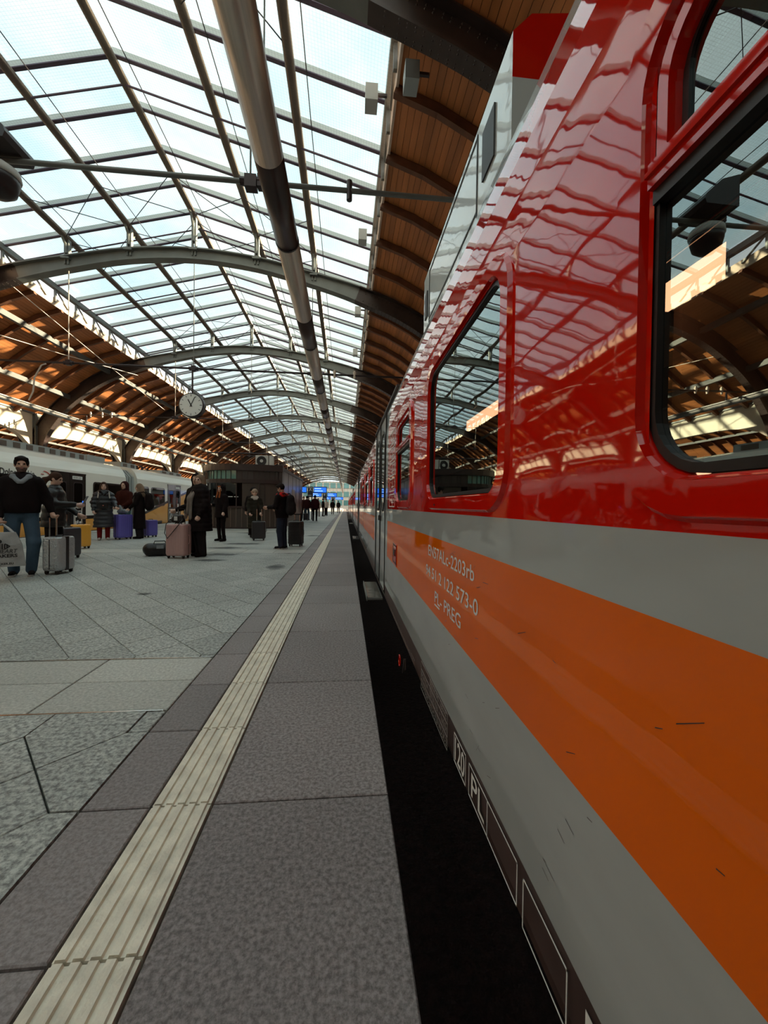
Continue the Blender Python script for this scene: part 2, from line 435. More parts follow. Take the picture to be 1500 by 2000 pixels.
for bi, (a, bb) in enumerate(BANDS[:6]):
    la = 2.0 + 7.0 * bi; lb = 3.0 + 7.0 * bi
    mid = (a + bb) / 2
    for q in range(13):
        xr = X_LAT + .1 - .70 * q; xl = xr - .70
        if xl < EDGE_L: xl = EDGE_L
        if bi == 0 and q < 6 or q < 4:
            inst('band_slab', slab_mesh('band_slab', xl, xr, a + .006, mid, 'granite_light'), fl); inst('band_slab', slab_mesh('band_slab', xl, xr, mid, bb - .006, 'granite_light'), fl)
        else:
            inst('band_slab', slab_mesh('band_slab', xl, xr, a + .006, bb - .006, 'granite_light'), fl)
    inst('trim_slab', slab_mesh('trim_slab', X_LAT, X_ROW, la, a - .006, 'granite'), fl); MB().box(X_LAT + .004, X_ROW - .004, bb + .005, lb - .004, -.034, 0).obj('trim_slab', 'granite', fl)
    MB().box(EDGE_L, X_ROW - .02, a - .005, a + .005, -.03, .0015).obj('expansion_strip', 'chrome', fl)
    MB().box(EDGE_L, X_ROW - .02, bb - .004, bb + .004, -.03, .0015).obj('expansion_strip', 'chrome', fl)
MB().box(-9.42, -9.30, 5, YB, -.01, .003).obj('white_edge_line', 'print_white', fl)

# ---- ground, tracks, neighbouring platform
MB().box(-60, 60, YA - 10, YB + 120, -1.3, -.95).obj('ground', 'ballast', kind='structure', label='ballast of the track beds, the shade of the pit put into its dark colour')
for (nm, xc, lab) in (('railway_track', 1.84, 'pair of rails under the red train'), ('railway_track', -11.4, 'pair of rails under the white train')):
    t = empty(nm, (xc, 0, -.95), label=lab, category='track', group='rails beside the platform')
    for s in (-1, 1): MB().box(s * .75 - .035, s * .75 + .035, YA, YB + 20, 0, .17).obj('rail', 'rail', t)
MB().box(-24, -15.0, YA, YB + 20, -.96, 0.0).obj('floor', 'edge_stone', kind='structure', label='neighbouring platform beyond the white train')
MB().box(3.52, 12.0, YA, YB + 20, -.96, 0.0).obj('floor', 'edge_stone', kind='structure', label='unseen platform behind the red train, added to block sun beneath it')  # added out of view to stop sun passing under the train
MB().box(-34.3, -34.0, YA, YB, -1, 9).obj('wall_left', 'cream', kind='structure', label='pale outer side wall of the train hall')
MB().box(24.0, 24.3, YA, 84, -1, 10.6).obj('wall_right_sun_block', 'cream', kind='structure', label='unseen wall behind the red train, added and sized to block low sun')  # added out of view against low sun; ends early for the far paving
MB().box(-34, 24, YA - .4, YA, -1, 9.6).obj('wall_back_light_block', 'kiosk_side', kind='structure', label='unseen wall behind the photographer, added to block light from the back')  # unseen, added to block light from behind the camera

# ---- glass roof
ceil = empty('ceiling', kind='structure', label='pitched glass roof over the platform')
def gz(u): return 9.70 - abs(u) * (1.35 / HALF)
US = [-HALF, -3.45, -1.78, 0, 1.78, 3.45, HALF]
NR = 7; DY = BAY / NR
def pane_geo(m, ua, ub, ya, yb, t_=.010, xc=0.0):
    pts = [(xc + ua, ya), (xc + ub, ya), (xc + ub, yb), (xc + ua, yb)]
    return m.loft([[(x, y, gz(x - xc) - t_) for x, y in pts], [(x, y, gz(x - xc)) for x, y in pts]])
pm = []
for i in range(6):
    ua, ub = US[i], US[i + 1]; m = MB(); pane_geo(m, ua + .01, ub - .01, .03, DY - .03); pm.append((m, m.mesh('glass_pane', 'roof_glass')))
rest = MB(); cnt = 0
rows = []
k_row0 = int(round((YA - YK(0)) / DY)); k_row1 = int(round((YB - YK(0)) / DY))
for r_ in range(k_row0, k_row1): rows.append(YK(0) + r_ * DY)
for y in rows:
    for i in range(6):
        if 1.5 < y < 52 and cnt < 300: inst('glass_pane', pm[i][1], ceil, (XC, y, 0)); cnt += 1
        else: rest.add([(p[0] + XC, p[1] + y, p[2]) for p in pm[i][0].v], pm[i][0].f)
rest.obj('distant_glass', 'roof_glass', ceil, kind='stuff')
m = MB(); sl = 1.35 / HALF
def bar_sec(u, w, z0, z1): return [(u, -w / 2, gz(u) + z0), (u, w / 2, gz(u) + z0), (u, w / 2, gz(u) + z1), (u, -w / 2, gz(u) + z1)]
for s in (-1, 1):
    m.cm = 0; m.loft([bar_sec(0, .07, -.13, -.012), bar_sec(s * HALF, .07, -.13, -.012)])
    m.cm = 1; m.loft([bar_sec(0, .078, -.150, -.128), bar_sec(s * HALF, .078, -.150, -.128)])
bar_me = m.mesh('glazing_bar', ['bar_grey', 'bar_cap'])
for y in rows + [YB]: inst('glazing_bar', bar_me, ceil, (XC, y, 0))
for u in (-3.45, -1.78, 0, 1.78, 3.45):
    m = MB(); z = gz(u) - .24
    m.tube([(XC + u, YA, z), (XC + u, YB, z)], .085, 10)
    m.obj('purlin', 'purlin', ceil, smooth=True)
    MB().tube([(XC + u + .27, YA, gz(u + .27) - .16), (XC + u + .27, YB, gz(u + .27) - .16)], .010, 5).obj('cable', 'cable', ceil)
for s in (-1, 1):
    x = XC + s * HALF
    MB().box(x - .07, x + .07, YA, YB, 8.10, 8.26).obj('eave_beam', 'steel', ceil)
    MB().box(x + s * .05 - .02, x + s * .05 + .02, YA, YB, 7.58, 7.84).obj('fascia_board', 'fascia', ceil)
    m = MB().bar((0, 0, 7.70), (0, 0, 8.12), .06, .06); m.bar((0, .03, 8.1), (0, DY * .62, 7.72), .035, .035); pme = m.mesh('clerestory_post', 'steel')
    for y in rows: inst('clerestory_post', pme, ceil, (x, y, 0))
# transverse tie tubes at mid-bay and just past each arch
for k in range(K0, K1):
    for dy in (.45, BAY * .48):
        y = YK(k) + dy
        m = MB()
        for s in (-1, 1): m.tube([(XC, y, gz(0) - .30), (XC + s * HALF, y, gz(HALF) - .30)], .022, 6)
        m.obj('tie_tube', 'bar_cap', ceil)
    m = MB()
    if k < 9:
        for a, bb in ((-3.45, -1.78), (-1.78, 0), (0, 1.78), (1.78, 3.45)):
            m.tube([(XC + a, YK(k) + .1, gz(a) - .3), (XC + bb, YK(k) + 1.6, gz(bb) - .3)], .010, 4); m.tube([(XC + bb, YK(k) + .1, gz(bb) - .3), (XC + a, YK(k) + 1.6, gz(a) - .3)], .010, 4)
            m.tube([(XC + a, YK(k) - .1, gz(a) - .3), (XC + bb, YK(k) - 1.6, gz(bb) - .3)], .010, 4); m.tube([(XC + bb, YK(k) - .1, gz(bb) - .3), (XC + a, YK(k) - 1.6, gz(a) - .3)], .010, 4)
        m.obj('brace_cable', 'cable', ceil)
# bird net just under the glass
netm = bpy.data.materials.new('net'); netm.use_nodes = True
t = netm.node_tree; n = t.nodes; L = t.links; n.remove(n['Principled BSDF'])
geo = n.new('ShaderNodeNewGeometry'); sx = n.new('ShaderNodeSeparateXYZ'); L.new(geo.outputs['Position'], sx.inputs[0])
def line_mask(out):
    a = n.new('ShaderNodeMath'); a.operation = 'MULTIPLY'; a.inputs[1].default_value = 1 / .052; L.new(out, a.inputs[0])
    f_ = n.new('ShaderNodeMath'); f_.operation = 'FRACT'; L.new(a.outputs[0], f_.inputs[0])
    l_ = n.new('ShaderNodeMath'); l_.operation = 'LESS_THAN'; l_.inputs[1].default_value = .12; L.new(f_.outputs[0], l_.inputs[0]); return l_.outputs[0]
mx_ = n.new('ShaderNodeMath'); mx_.operation = 'MAXIMUM'; L.new(line_mask(sx.outputs['X']), mx_.inputs[0]); L.new(line_mask(sx.outputs['Y']), mx_.inputs[1])
sc_ = n.new('ShaderNodeMath'); sc_.operation = 'MULTIPLY'; sc_.inputs[1].default_value = .24; L.new(mx_.outputs[0], sc_.inputs[0])
tr_ = n.new('ShaderNodeBsdfTransparent'); df_ = n.new('ShaderNodeBsdfDiffuse'); df_.inputs['Color'].default_value = (.22, .25, .27, 1)
ms_ = n.new('ShaderNodeMixShader'); L.new(sc_.outputs[0], ms_.inputs['Fac']); L.new(tr_.outputs[0], ms_.inputs[1]); L.new(df_.outputs[0], ms_.inputs[2]); L.new(ms_.outputs[0], n['Material Output'].inputs['Surface'])
MATS['net'] = netm
m = MB()
for s in (-1, 1): m.add([(XC, 0, gz(0) - .36), (XC + s * HALF, 0, gz(HALF) - .36), (XC + s * HALF, 34, gz(HALF) - .36), (XC, 34, gz(0) - .36)], [(0, 1, 2, 3)])
m.obj('bird_net', 'net', ceil, kind='stuff')

# ---- timber vaults
WC = [(5.2, 7.66), (5.9, 7.42), (6.6, 7.06), (7.3, 6.58), (8.0, 6.02), (8.7, 5.48), (9.42, 5.0)]
def wood_curve(step):
    pts = [Vector(p) for p in WC]; out = [pts[0].copy()]; acc = 0; cur = pts[0].copy()
    need = step
    for q in pts[1:]:
        d = (q - cur).length
        while d >= need:
            cur = cur + (q - cur) * (need / d); out.append(cur.copy()); d = (q - cur).length; need = step
        need -= d; cur = q.copy()
    return out
PL = wood_curve(.118)
def plank_geo(m, a, bb, s, xc, ya, yb):
    d = (bb - a).normalized(); nrm = Vector((d.y, -d.x))
    if nrm.y > 0: nrm = -nrm
    a2 = a + d * .0035; b2 = bb - d * .0035
    pts = [a2, b2, b2 - nrm * .03, a2 - nrm * .03]
    return m.loft([[(xc + s * p.x, y, p.y) for p in pts] for y in (ya + .01, yb - .01)])
raf_cl = [(p[0] - .03, p[1] - .09) for p in WC]
def wood_vault(name, label, xc, s, near_bays, purl=True):
    root = empty(name, kind='structure', label=label)
    rest = MB()
    for i in range(len(PL) - 1):
        m = MB(); plank_geo(m, PL[i], PL[i + 1], s, 0, 0, BAY); me = None
        for k in range(K0, K1):
            if k in near_bays:
                if me is None: me = m.mesh('plank', 'wood')
                inst('plank', me, root, (xc, YK(k), 0))
            else: rest.add([(p[0] + xc, p[1] + YK(k), p[2]) for p in m.v], m.f)
    rest.obj('distant_planks', 'wood', root, kind='stuff')
    m = MB(); m.y = 0; m.strip([(s * x, z) for x, z in raf_cl], .10, .15); rme = m.mesh('rafter', 'wood_beam')
    for k in range(K0, K1):
        for q in range(1, 6): inst('rafter', rme, root, (xc, YK(k) + BAY * q / 6, 0))
    m = MB(); m.y = (YA + YB) / 2; m.strip([(xc + s * x, z + .07) for x, z in WC], YB - YA, .02); m.obj('light_block_sheet', 'kiosk_dark', root)  # unseen dark backing added to block light through the plank gaps
    if purl:
        for (u, z) in ((6.3, 7.02), (8.0, 5.83)):
            MB().box(xc + s * u - .06, xc + s * u + .06, YA, YB, z - .10, z + .08).obj('longitudinal_beam', 'beam_grey', root)
    return root
wood_vault('ceiling', 'sunlit orange timber vault on the left above the white train', XC, -1, range(1, 5))
wood_vault('ceiling', 'shaded red-brown timber vault on the right above the red train', XC, 1, range(-1, 3), False)
wood_vault('ceiling', 'timber vault of the next hall seen below the cream girders', XC - 2 * UCOL, 1, ())
wood_vault('ceiling', 'far timber vault of the next hall', XC - 2 * UCOL, -1, ())
wood_vault('ceiling', 'timber vault of the hall behind the red train', XC + 2 * UCOL, -1, ())
for xc, lab in ((XC - 2 * UCOL, 'glass roof of the hall beyond the white train'), (XC + 2 * UCOL, 'glass roof of the hall behind the red train')):
    m = MB(); 
    for s in (0, 1): pane_geo(m, -HALF if s == 0 else 0, 0 if s == 0 else HALF, YA, YB, .01, xc)
    o = m.obj('ceiling', 'roof_glass', kind='structure', label=lab)

# ---- steel arches with their columns and struts
AU = [(0, 8.33, .30), (1.8, 8.19, .31), (3.35, 7.86, .34), (4.4, 7.60, .40), (5.1, 7.37, .45), (6.0, 7.03, .47), (6.9, 6.55, .49), (7.7, 5.96, .52), (8.35, 5.35, .55), (8.9, 4.62, .58), (9.25, 3.95, .60), (9.38, 3.3, .6)]
full = [(-u, z, d) for u, z, d in AU[::-1]] + AU[1:]
def arch_z(u):
    u = abs(u)
    for (a, za, _), (c, zc, _) in zip(AU, AU[1:]):
        if a <= u <= c: return za + (zc - za) * (u - a) / (c - a)
    return AU[-1][1]
def rib_mesh(pts, name, mtl):
    m = MB(); m.y = 0; cl = [(u, z) for u, z, d in pts]; ds = [d for _, _, d in pts]
    m.strip(cl, .03, ds)
    top = []; bot = []
    for i, (u, z, d) in enumerate(pts):
        a = Vector(cl[max(i - 1, 0)]); c = Vector(cl[min(i + 1, len(cl) - 1)]); t_ = (c - a).normalized(); nn = Vector((-t_.y, t_.x))
        top.append((u + nn.x * d / 2, z + nn.y * d / 2)); bot.append((u - nn.x * d / 2, z - nn.y * d / 2))
    m.strip(top, .26, .035); m.strip(bot, .26, .035)
    return m.mesh(name, mtl)
fine = []
for j in range(len(full) - 1):
    p0, p1, p2, p3 = [np.array(full[min(max(j + o_, 0), len(full) - 1)]) for o_ in (-1, 0, 1, 2)]
    for i in range(4):
        t_ = i / 4; fine.append(tuple(.5 * (2 * p1 + (p2 - p0) * t_ + (2 * p0 - 5 * p1 + 4 * p2 - p3) * t_ ** 2 + (3 * p1 - p0 - 3 * p2 + p3) * t_ ** 3)))
fine.append(full[-1])
mid_pts = [p for p in fine if abs(p[0]) <= 4.9]
rib_mid = rib_mesh(mid_pts, 'rib', 'steel')
rib_l = rib_mesh([p for p in fine if p[0] <= -4.7], 'haunch', 'steel_brown'); rib_r = rib_mesh([p for p in fine if p[0] >= 4.7], 'haunch', 'steel_brown')
rib_nb = rib_mesh([(-2 * UCOL + p[0], p[1], p[2]) for p in fine if p[0] >= 0], 'neighbour_rib', 'steel_brown')
def column_mesh(s):
    m = MB(); x = s * UCOL
    m.box(x - .16, x + .16, -.015, .015, -.96, 5.0); m.box(x - .19, x - .16, -.16, .16, -.96, 5.0); m.box(x + .16, x + .19, -.16, .16, -.96, 5.0)
    return m.mesh('column', 'steel')
col_m = [column_mesh(-1), column_mesh(1)]
strut_m = {}
for u in (-3.45, -1.78, 0, 1.78, 3.45):
    m = MB(); zb = arch_z(u) + .12; zt = gz(u) - .20
    for dx in (-.045, .045): m.bar((u + dx, 0, zb - .14), (u + dx, 0, zt), .035, .12)
    for s in (-1, 1):
        m.tube([(u, s * .05, zb + (zt - zb) * .25), (u, s * .09, zb + (zt - zb) * .6), (u, s * .28, zb + (zt - zb) * .88), (u, s * .7, zt)], .035, 6)
    m.box(u - .11, u + .11, -.14, .14, zb - .02, zb + .02)
    strut_m[u] = m.mesh('strut', 'steel')
# rivet rows on the haunches of the nearest arches
def rivets():
    m = MB()
    for i in range(len(fine) - 1):
        if abs(fine[i][0]) < 4.9: continue
        a = Vector(fine[i][:2]); c = Vector(fine[i + 1][:2]); t_ = (c - a).normalized(); nn = Vector((-t_.y, t_.x)); Lg = (c - a).length
        for q in range(max(1, int(Lg / .11))):
            p = a + t_ * (q + .5) * .11; d = fine[i][2]
            for off in (-.38, -.27, .27, .38):
                w_ = p + nn * (off * d)
                m.add([(w_.x - .019, -.015, w_.y), (w_.x, -.015, w_.y - .019), (w_.x + .019, -.015, w_.y), (w_.x, -.015, w_.y + .019), (w_.x, -.035, w_.y)], [(0, 1, 4), (1, 2, 4), (2, 3, 4), (3, 0, 4)])
            w_ = p - nn * (d / 2 + .0175)
            for yy in (-.10, -.055, .055, .10):
                m.add([(w_.x - t_.x * .017, yy, w_.y - t_.y * .017), (w_.x, yy - .017, w_.y), (w_.x + t_.x * .017, yy, w_.y + t_.y * .017), (w_.x, yy + .017, w_.y), (w_.x - nn.x * .018, yy, w_.y - nn.y * .018)], [(0, 1, 4), (1, 2, 4), (2, 3, 4), (3, 0, 4)])
    return m.mesh('rivets', 'steel_brown')
riv = rivets()
for k in range(K0, K1 + 1):
    i = k + 1
    if k < -1: lab = 'riveted steel roof arch behind the photographer, number %s counted back' % ('two' if k == -2 else 'three')
    elif k == -1: lab = 'riveted steel roof arch, brown haunch with rivets crossing the top right corner'
    elif k == 0: lab = 'grey steel roof arch that carries the platform clock, first whole arch ahead'
    elif k == K1: lab = 'last grey steel roof arch at the bright open end of the hall'
    else: lab = 'grey steel roof arch on columns, %s whole arch ahead of the camera' % ordinal(k)
    a = empty('steel_arch', (XC, YK(k), 0), label=lab, category='arch', group='steel arches of the train hall', kind='structure')
    inst('rib', rib_mid, a); inst('haunch', rib_l, a); inst('haunch', rib_r, a); inst('neighbour_rib', rib_nb, a)
    for c in col_m: inst('column', c, a)
    for u in strut_m: inst('strut', strut_m[u], a)
    if -1 <= k <= 2: inst('rivets', riv, a, kind='stuff')
# cream longitudinal girders between the columns
for s, nm, lab in ((-1, 'trim_1', 'row of cream longitudinal girders behind the white train'), (1, 'trim_2', 'row of cream longitudinal girders behind the red train')):
    g = empty(nm, kind='structure', label=lab)
    secs = []
    for i in range(13):
        f_ = i / 12; y = .2 + (BAY - .4) * f_; lo = 4.25 - .75 * (abs(2 * f_ - 1) ** 4)
        secs.append([(-.1, y, lo), (.1, y, lo), (.1, y, 4.97), (-.1, y, 4.97)])
    m = MB().loft(secs)
    me = m.mesh('girder', 'cream')
    m = MB().box(-.16, .16, 0, BAY, 4.97, 5.03); fme = m.mesh('girder_flange', 'steel')
    for k in range(K0, K1):
        inst('girder', me, g, (XC + s * UCOL, YK(k), 0)); inst('girder_flange', fme, g, (XC + s * UCOL, YK(k), 0))
# glazed screen closing the far end
wf = empty('wall_far', kind='structure', label='gridded glass screen at the far end of the hall')
m = MB()
for i in range(-9, 10): m.bar((XC + i, YB + 1, 3.4), (XC + i, YB + 1, min(9.3, arch_z(min(9.3, abs(i))) + .3)), .05)
for z in (3.4, 4.6, 5.8, 7.0, 8.0): m.bar((XC - 9, YB + 1, z), (XC + 9, YB + 1, z), .06)
m.obj('mullions', 'steel', wf)
b = empty('office_building', (-6, YB + 75, -.95), label='pale office block with green glass bands beyond the hall end', category='building')
MB().box(-30, 40, 0, 12, 0, 13).obj('wall', 'cream', b)
for fl_ in range(3):
    for i in range(22): MB().box(-29 + i * 3.1, -26.6 + i * 3.1, -.15, 0, 2 + fl_ * 4, 4.4 + fl_ * 4).obj('window', 'kiosk_teal', b)

# ================================================================== RED TRAIN
TX = 0.40            # side of the cars facing the platform
TC = 1.84            # track centre
PROF = [(.415, .155), (.405, .20), (.40, .31), (.40, .62), (.40, .96), (.40, 1.073), (.40, 1.14), (.40, 1.725), (.402, 1.84), (.410, 1.95), (.428, 2.05), (.468, 2.17), (.54, 2.29), (.66, 2.40), (.85, 2.50), (1.2, 2.60), (TC, 2.66)]
def side_x(z):
    for (xa, za), (xb, zb) in zip(PROF, PROF[1:]):
        if za <= z <= zb: return xa + (xb - xa) * (z - za) / (zb - za)
    return TX
EXT, EZT, ENT = (0, -1, 0), (0, 0, 1), (-1, 0, 0)
WZ0, WZ1, WTR = 1.142, 1.725, 1.522
def frame_ring(outer, inner, xo, xi, d_out=.012):
    """raised moulding between two outlines in the (y,z) plane, standing proud of the side"""
    def shrink(p, q, f): return [(a[0] + (c[0] - a[0]) * f, a[1] + (c[1] - a[1]) * f) for a, c in zip(p, q)]
    o1 = shrink(outer, inner, .14); i1 = shrink(outer, inner, .86)
    secs = [[(xo, y, z) for y, z in outer], [(xo - d_out, y, z) for y, z in o1], [(xo - d_out, y, z) for y, z in i1], [(xi, y, z) for y, z in inner]]
    return MB().loft(secs, caps=False)
def add_window(car, y0, y1, hopper, full=True):
    yc, zc, w, h = (y0 + y1) / 2, (WZ0 + WZ1) / 2, y1 - y0, WZ1 - WZ0
    n_ = 7 if full else 3
    out = rrect(w + .125, h + .115, .13, n_, yc, zc); inn = rrect(w, h, .085, n_, yc, zc)
    fr = frame_ring(out, inn, TX + .001, TX + .012); wn = fr.obj('window_frame', 'red_paint', car, smooth=False)
    gk = rrect(w - .024, h - .024, .075, n_, yc, zc)
    if full:
        MB().loft([[(TX + .003, y, z) for y, z in inn], [(TX + .001, y, z) for y, z in gk], [(TX + .012, y, z) for y, z in gk]], caps=False).obj('gasket', 'rubber', wn)
        MB().box(TX - .0135, TX + .001, yc + w * .30, yc + w * .30 + .008, WZ0 - .038, WZ0 - .030).obj('drain_hole', 'rubber', wn)
    if not hopper:
        m = MB(); m.add([(TX + .010, y, z) for y, z in gk], [tuple(range(len(gk)))]); m.obj('pane', 'train_glass', wn)
    else:
        zl = WTR - .018
        lo = rrect(w - .024, zl - WZ0 - .012, .004, n_, yc, (WZ0 + .012 + zl) / 2, .07); 
        m = MB(); q = [(y, z) for y, z in lo]; m.add([(TX + .010, y, z) for y, z in q], [tuple(range(len(q)))]); m.obj('pane', 'train_glass', wn)
        MB().box(TX - .004, TX + .014, y0 + .006, y1 - .006, zl - .006, zl + .012).obj('transom_seal', 'rubber', wn)
        m = MB().box(TX - .012, TX + .012, y0 + .006, y1 - .006, zl + .012, zl + .045); m.box(TX - .017, TX - .010, y0 + .006, y1 - .006, zl + .026, zl + .032); m.obj('transom', 'red_paint', wn)
        za, zb = zl + .045, WZ1 - .012
        o2 = rrect(w - .024, zb - za, .075, n_, yc, (za + zb) / 2, .003); i2 = rrect(w - .070, zb - za - .030, .06, n_, yc, (za + zb) / 2 - .008, .003)
        fr2 = frame_ring(o2, i2, TX + .002, TX + .010, .010).obj('hopper_frame', 'red_paint', wn)
        i3 = rrect(w - .095, zb - za - .045, .05, n_, yc, (za + zb) / 2 - .008, .003)
        if full: MB().loft([[(TX + .009, y, z) for y, z in i2], [(TX + .006, y, z) for y, z in i3], [(TX + .012, y, z) for y, z in i3]], caps=False).obj('hopper_seal', 'rubber', wn)
        m = MB(); m.add([(TX + .010, y, z) for y, z in i3], [tuple(range(len(i3)))]); m.obj('hopper_pane', 'train_glass', wn)
def add_door(car, ya, yb, full=True):
    yc = (ya + yb) / 2; yl, yr = yc - .62, yc + .62
    for s, (d0, d1) in enumerate(((yl, yc - .004), (yc + .004, yr))):
        m = MB(); m.box(TX + .004, TX + .035, d0, d1, .22, 2.02); d = m.obj('door_leaf', 'grey_paint', car)
        wy = (d0 + d1) / 2
        o_ = rrect(.40, .86, .16, 6, wy, 1.47); i_ = rrect(.35, .81, .14, 6, wy, 1.47)
        MB().loft([[(TX + .004, y, z) for y, z in o_], [(TX - .004, y, z) for y, z in o_], [(TX - .004, y, z) for y, z in i_], [(TX + .003, y, z) for y, z in i_]], caps=False).obj('door_gasket', 'rubber', d)
        m = MB(); m.add([(TX + .001, y, z) for y, z in i_], [tuple(range(len(i_)))]); m.obj('door_pane', 'dark_glass', d)
        MB().box(TX - .012, TX + .004, wy + (.22 if s == 0 else -.25), wy + (.25 if s == 0 else -.22), .93, .99).obj('door_button', 'rubber', d)
    for y in (yl, yc, yr): MB().box(TX - .006, TX + .006, y - .006, y + .006, .22, 2.04).obj('door_seam', 'rubber', car)
    m = MB().box(.245, TX + .01, yl + .25, yr - .1, .085, .105); m.box(.238, .248, yl + .25, yr - .1, .075, .125)
    st = m.obj('step', 'steel', car)
    m = MB()
    for i in range(26): m.box(.25, TX, yl + .27 + i * .034, yl + .282 + i * .034, .105, .112)
    m.obj('step_grating', 'chrome', st, kind='stuff')
    if full:
        # raised gutter strip over the doorway
        m = MB(); m.bar((.458, yl - .45, 2.185), (.458, yr + .9, 2.185), .03, .018); m.obj('door_gutter', 'skirt_paint', car)
def red_car(label, y0, y1, windows, doors, full):
    car = empty('train_car', (0, 0, 0), label=label, category='train', group='cars of the red and orange train')
    zs = [p[1] for p in PROF]; holes = [(a + .004, c - .004) for a, c, h in windows]
    dz = [((a + c) / 2 - .62, (a + c) / 2 + .62) for a, c in doors]
    ys = sorted(set([y0, y1] + [q for h in holes for q in h] + [q for a, c in doors for q in (a, c)] + [q for d in dz for q in d]))
    ys2 = [ys[0]]
    for q in ys[1:]:
        nn = max(1, int((q - ys2[-1]) / 1.5))
        st = ys2[-1]
        for i in range(1, nn + 1): ys2.append(st + (q - st) * i / nn)
    m = MB()
    for a, c in zip(ys2, ys2[1:]):
        ym = (a + c) / 2; ind = any(d0 < ym < d1 for d0, d1 in doors); leaf = any(d0 < ym < d1 for d0, d1 in dz); win = any(h0 < ym < h1 for h0, h1 in holes)
        for (xa, za), (xb, zb) in zip(PROF, PROF[1:]):
            zm = (za + zb) / 2
            if leaf and .21 < zm < 1.95: continue
            if win and WZ0 - .01 < zm < WZ1 + .01: continue
            if zm < .31: mi = 3
            elif zm > 2.1: mi = 4
            elif ind: mi = 1
            elif zm < .62: mi = 1
            elif zm < .96: mi = 2
            elif zm < 1.073: mi = 1
            else: mi = 0
            m.cm = mi
            m.add([(xa, a, za), (xa, c, za), (xb, c, zb), (xb, a, zb)], [(0, 1, 2, 3)])
    m.cm = 4
    # far side, roof half, ends and floor
    far = [(2 * TC - x, z) for x, z in PROF[::-1]]
    m.loft([[(x, y, z) for x, z in far] for y in (y0, y1)], caps=False, close=False)
    m.cm = 1
    for y in (y0, y1): m.add([(x, y, z) for x, z in PROF + far[1:]], [tuple(range(len(PROF) + len(far) - 1))])
    me = m.mesh('body_shell', ['red_paint', 'grey_paint', 'orange_paint', 'skirt_paint', 'cantrail'])
    # smooth only over the rounded roof edge
    for p in me.polygons: p.use_smooth = all(me.vertices[i].co.z > 1.83 for i in p.vertices)
    inst('body_shell', me, car)
    MB().box(TX + .03, 2 * TC - TX - .03, y0 + .05, y1 - .05, .16, .24).obj('underframe', 'skirt_paint', car)
    MB().box(TX + .42, 2 * TC - TX - .3, y0 + .3, y1 - .3, -.42, .16).obj('underfloor_sun_block', 'skirt_paint', car)  # continuous box added to keep sun out of the track pit
    for a, c, h in windows: add_window(car, a, c, h, full)
    for a, c in doors: add_door(car, a, c, full)
    # saloon
    MB().box(TX + .06, 2 * TC - TX - .06, y0 + .1, y1 - .1, .24, .40).obj('saloon_floor', 'interior', car)
    MB().box(2 * TC - TX - .12, 2 * TC - TX - .07, y0 + .1, y1 - .1, .40, 2.1).obj('saloon_wall', 'interior', car)
    MB().box(TX + .12, 2 * TC - TX - .12, y0 + .1, y1 - .1, 2.12, 2.16).obj('saloon_ceiling', 'interior', car)
    return car
WIN1 = [(-1.85, -.95, False), (-.40, .500, True), (1.011, 1.906, False), (2.461, 3.10, True), (5.80, 6.52, True), (6.97, 8.03, True), (8.57, 9.50, True), (9.95, 10.85, False)]
car1 = red_car('red, grey and orange railcar filling the right side, nearest the camera', -6.0, 15.6, WIN1, [(3.80, 5.49), (11.6, 13.2)], True)
W2 = [(q, q + .95, i % 2 == 0) for i, q in enumerate([17.2, 18.6, 20.0, 23.4, 24.8, 26.2, 27.6, 29.0, 32.4, 33.8, 35.2])]
red_car('second car of the red and orange train, beyond the nearest one', 16.1, 37.4, W2, [(21.4, 23.1), (30.4, 32.1)], False)
W3 = [(q + 21.8, e + 21.8, h) for q, e, h in W2]
red_car('last car of the red and orange train, far along the platform', 37.9, 59.2, W3, [(43.2, 44.9), (52.2, 53.9)], False)
# saloon fittings of the first car that show through the windows
m = MB().tube([(.70, -4, 1.66), (.70, 3.4, 1.66)], .012, 8); m.obj('handrail', 'chrome', car1, smooth=True)
MB().box(.55, .95, -4, 3.4, 1.78, 1.80).obj('luggage_rack', 'interior_light', car1)
MB().box(1.3, 2.2, -5, 3.4, 2.09, 2.12).obj('ceiling_panel', 'interior_light', car1)
MB().box(1.27, 2.9, 1.42, 1.46, .4, 2.1).obj('partition', 'interior_brown', car1)
for ya, yb_ in ((1.14, 1.36), (2.92, 3.70)): MB().box(1.13, 1.16, ya, yb_, 1.82, 1.94).obj('glowing_saloon_panel', 'saloon_panel_glow', car1)  # panels made to glow for the sunlit look, not light fittings
for i, y in enumerate((-.75, .10, .78, 1.55)):
    for xx in (.62, 2.25):
        m = MB(); sg = 1 if i % 2 else -1
        m.loft([[(xx, y - .06, .85), (xx + .9, y - .06, .85), (xx + .9, y + .02, .85), (xx, y + .02, .85)], [(xx + .03, y - .06 + sg * .05, 1.20), (xx + .87, y - .06 + sg * .05, 1.20), (xx + .87, y + .0 + sg * .05, 1.20), (xx + .03, y + .0 + sg * .05, 1.20)]])
        m.box(xx, xx + .9, y - .25, y + .2, .72, .86)
        m.obj('seat', 'seat_cloth', car1)
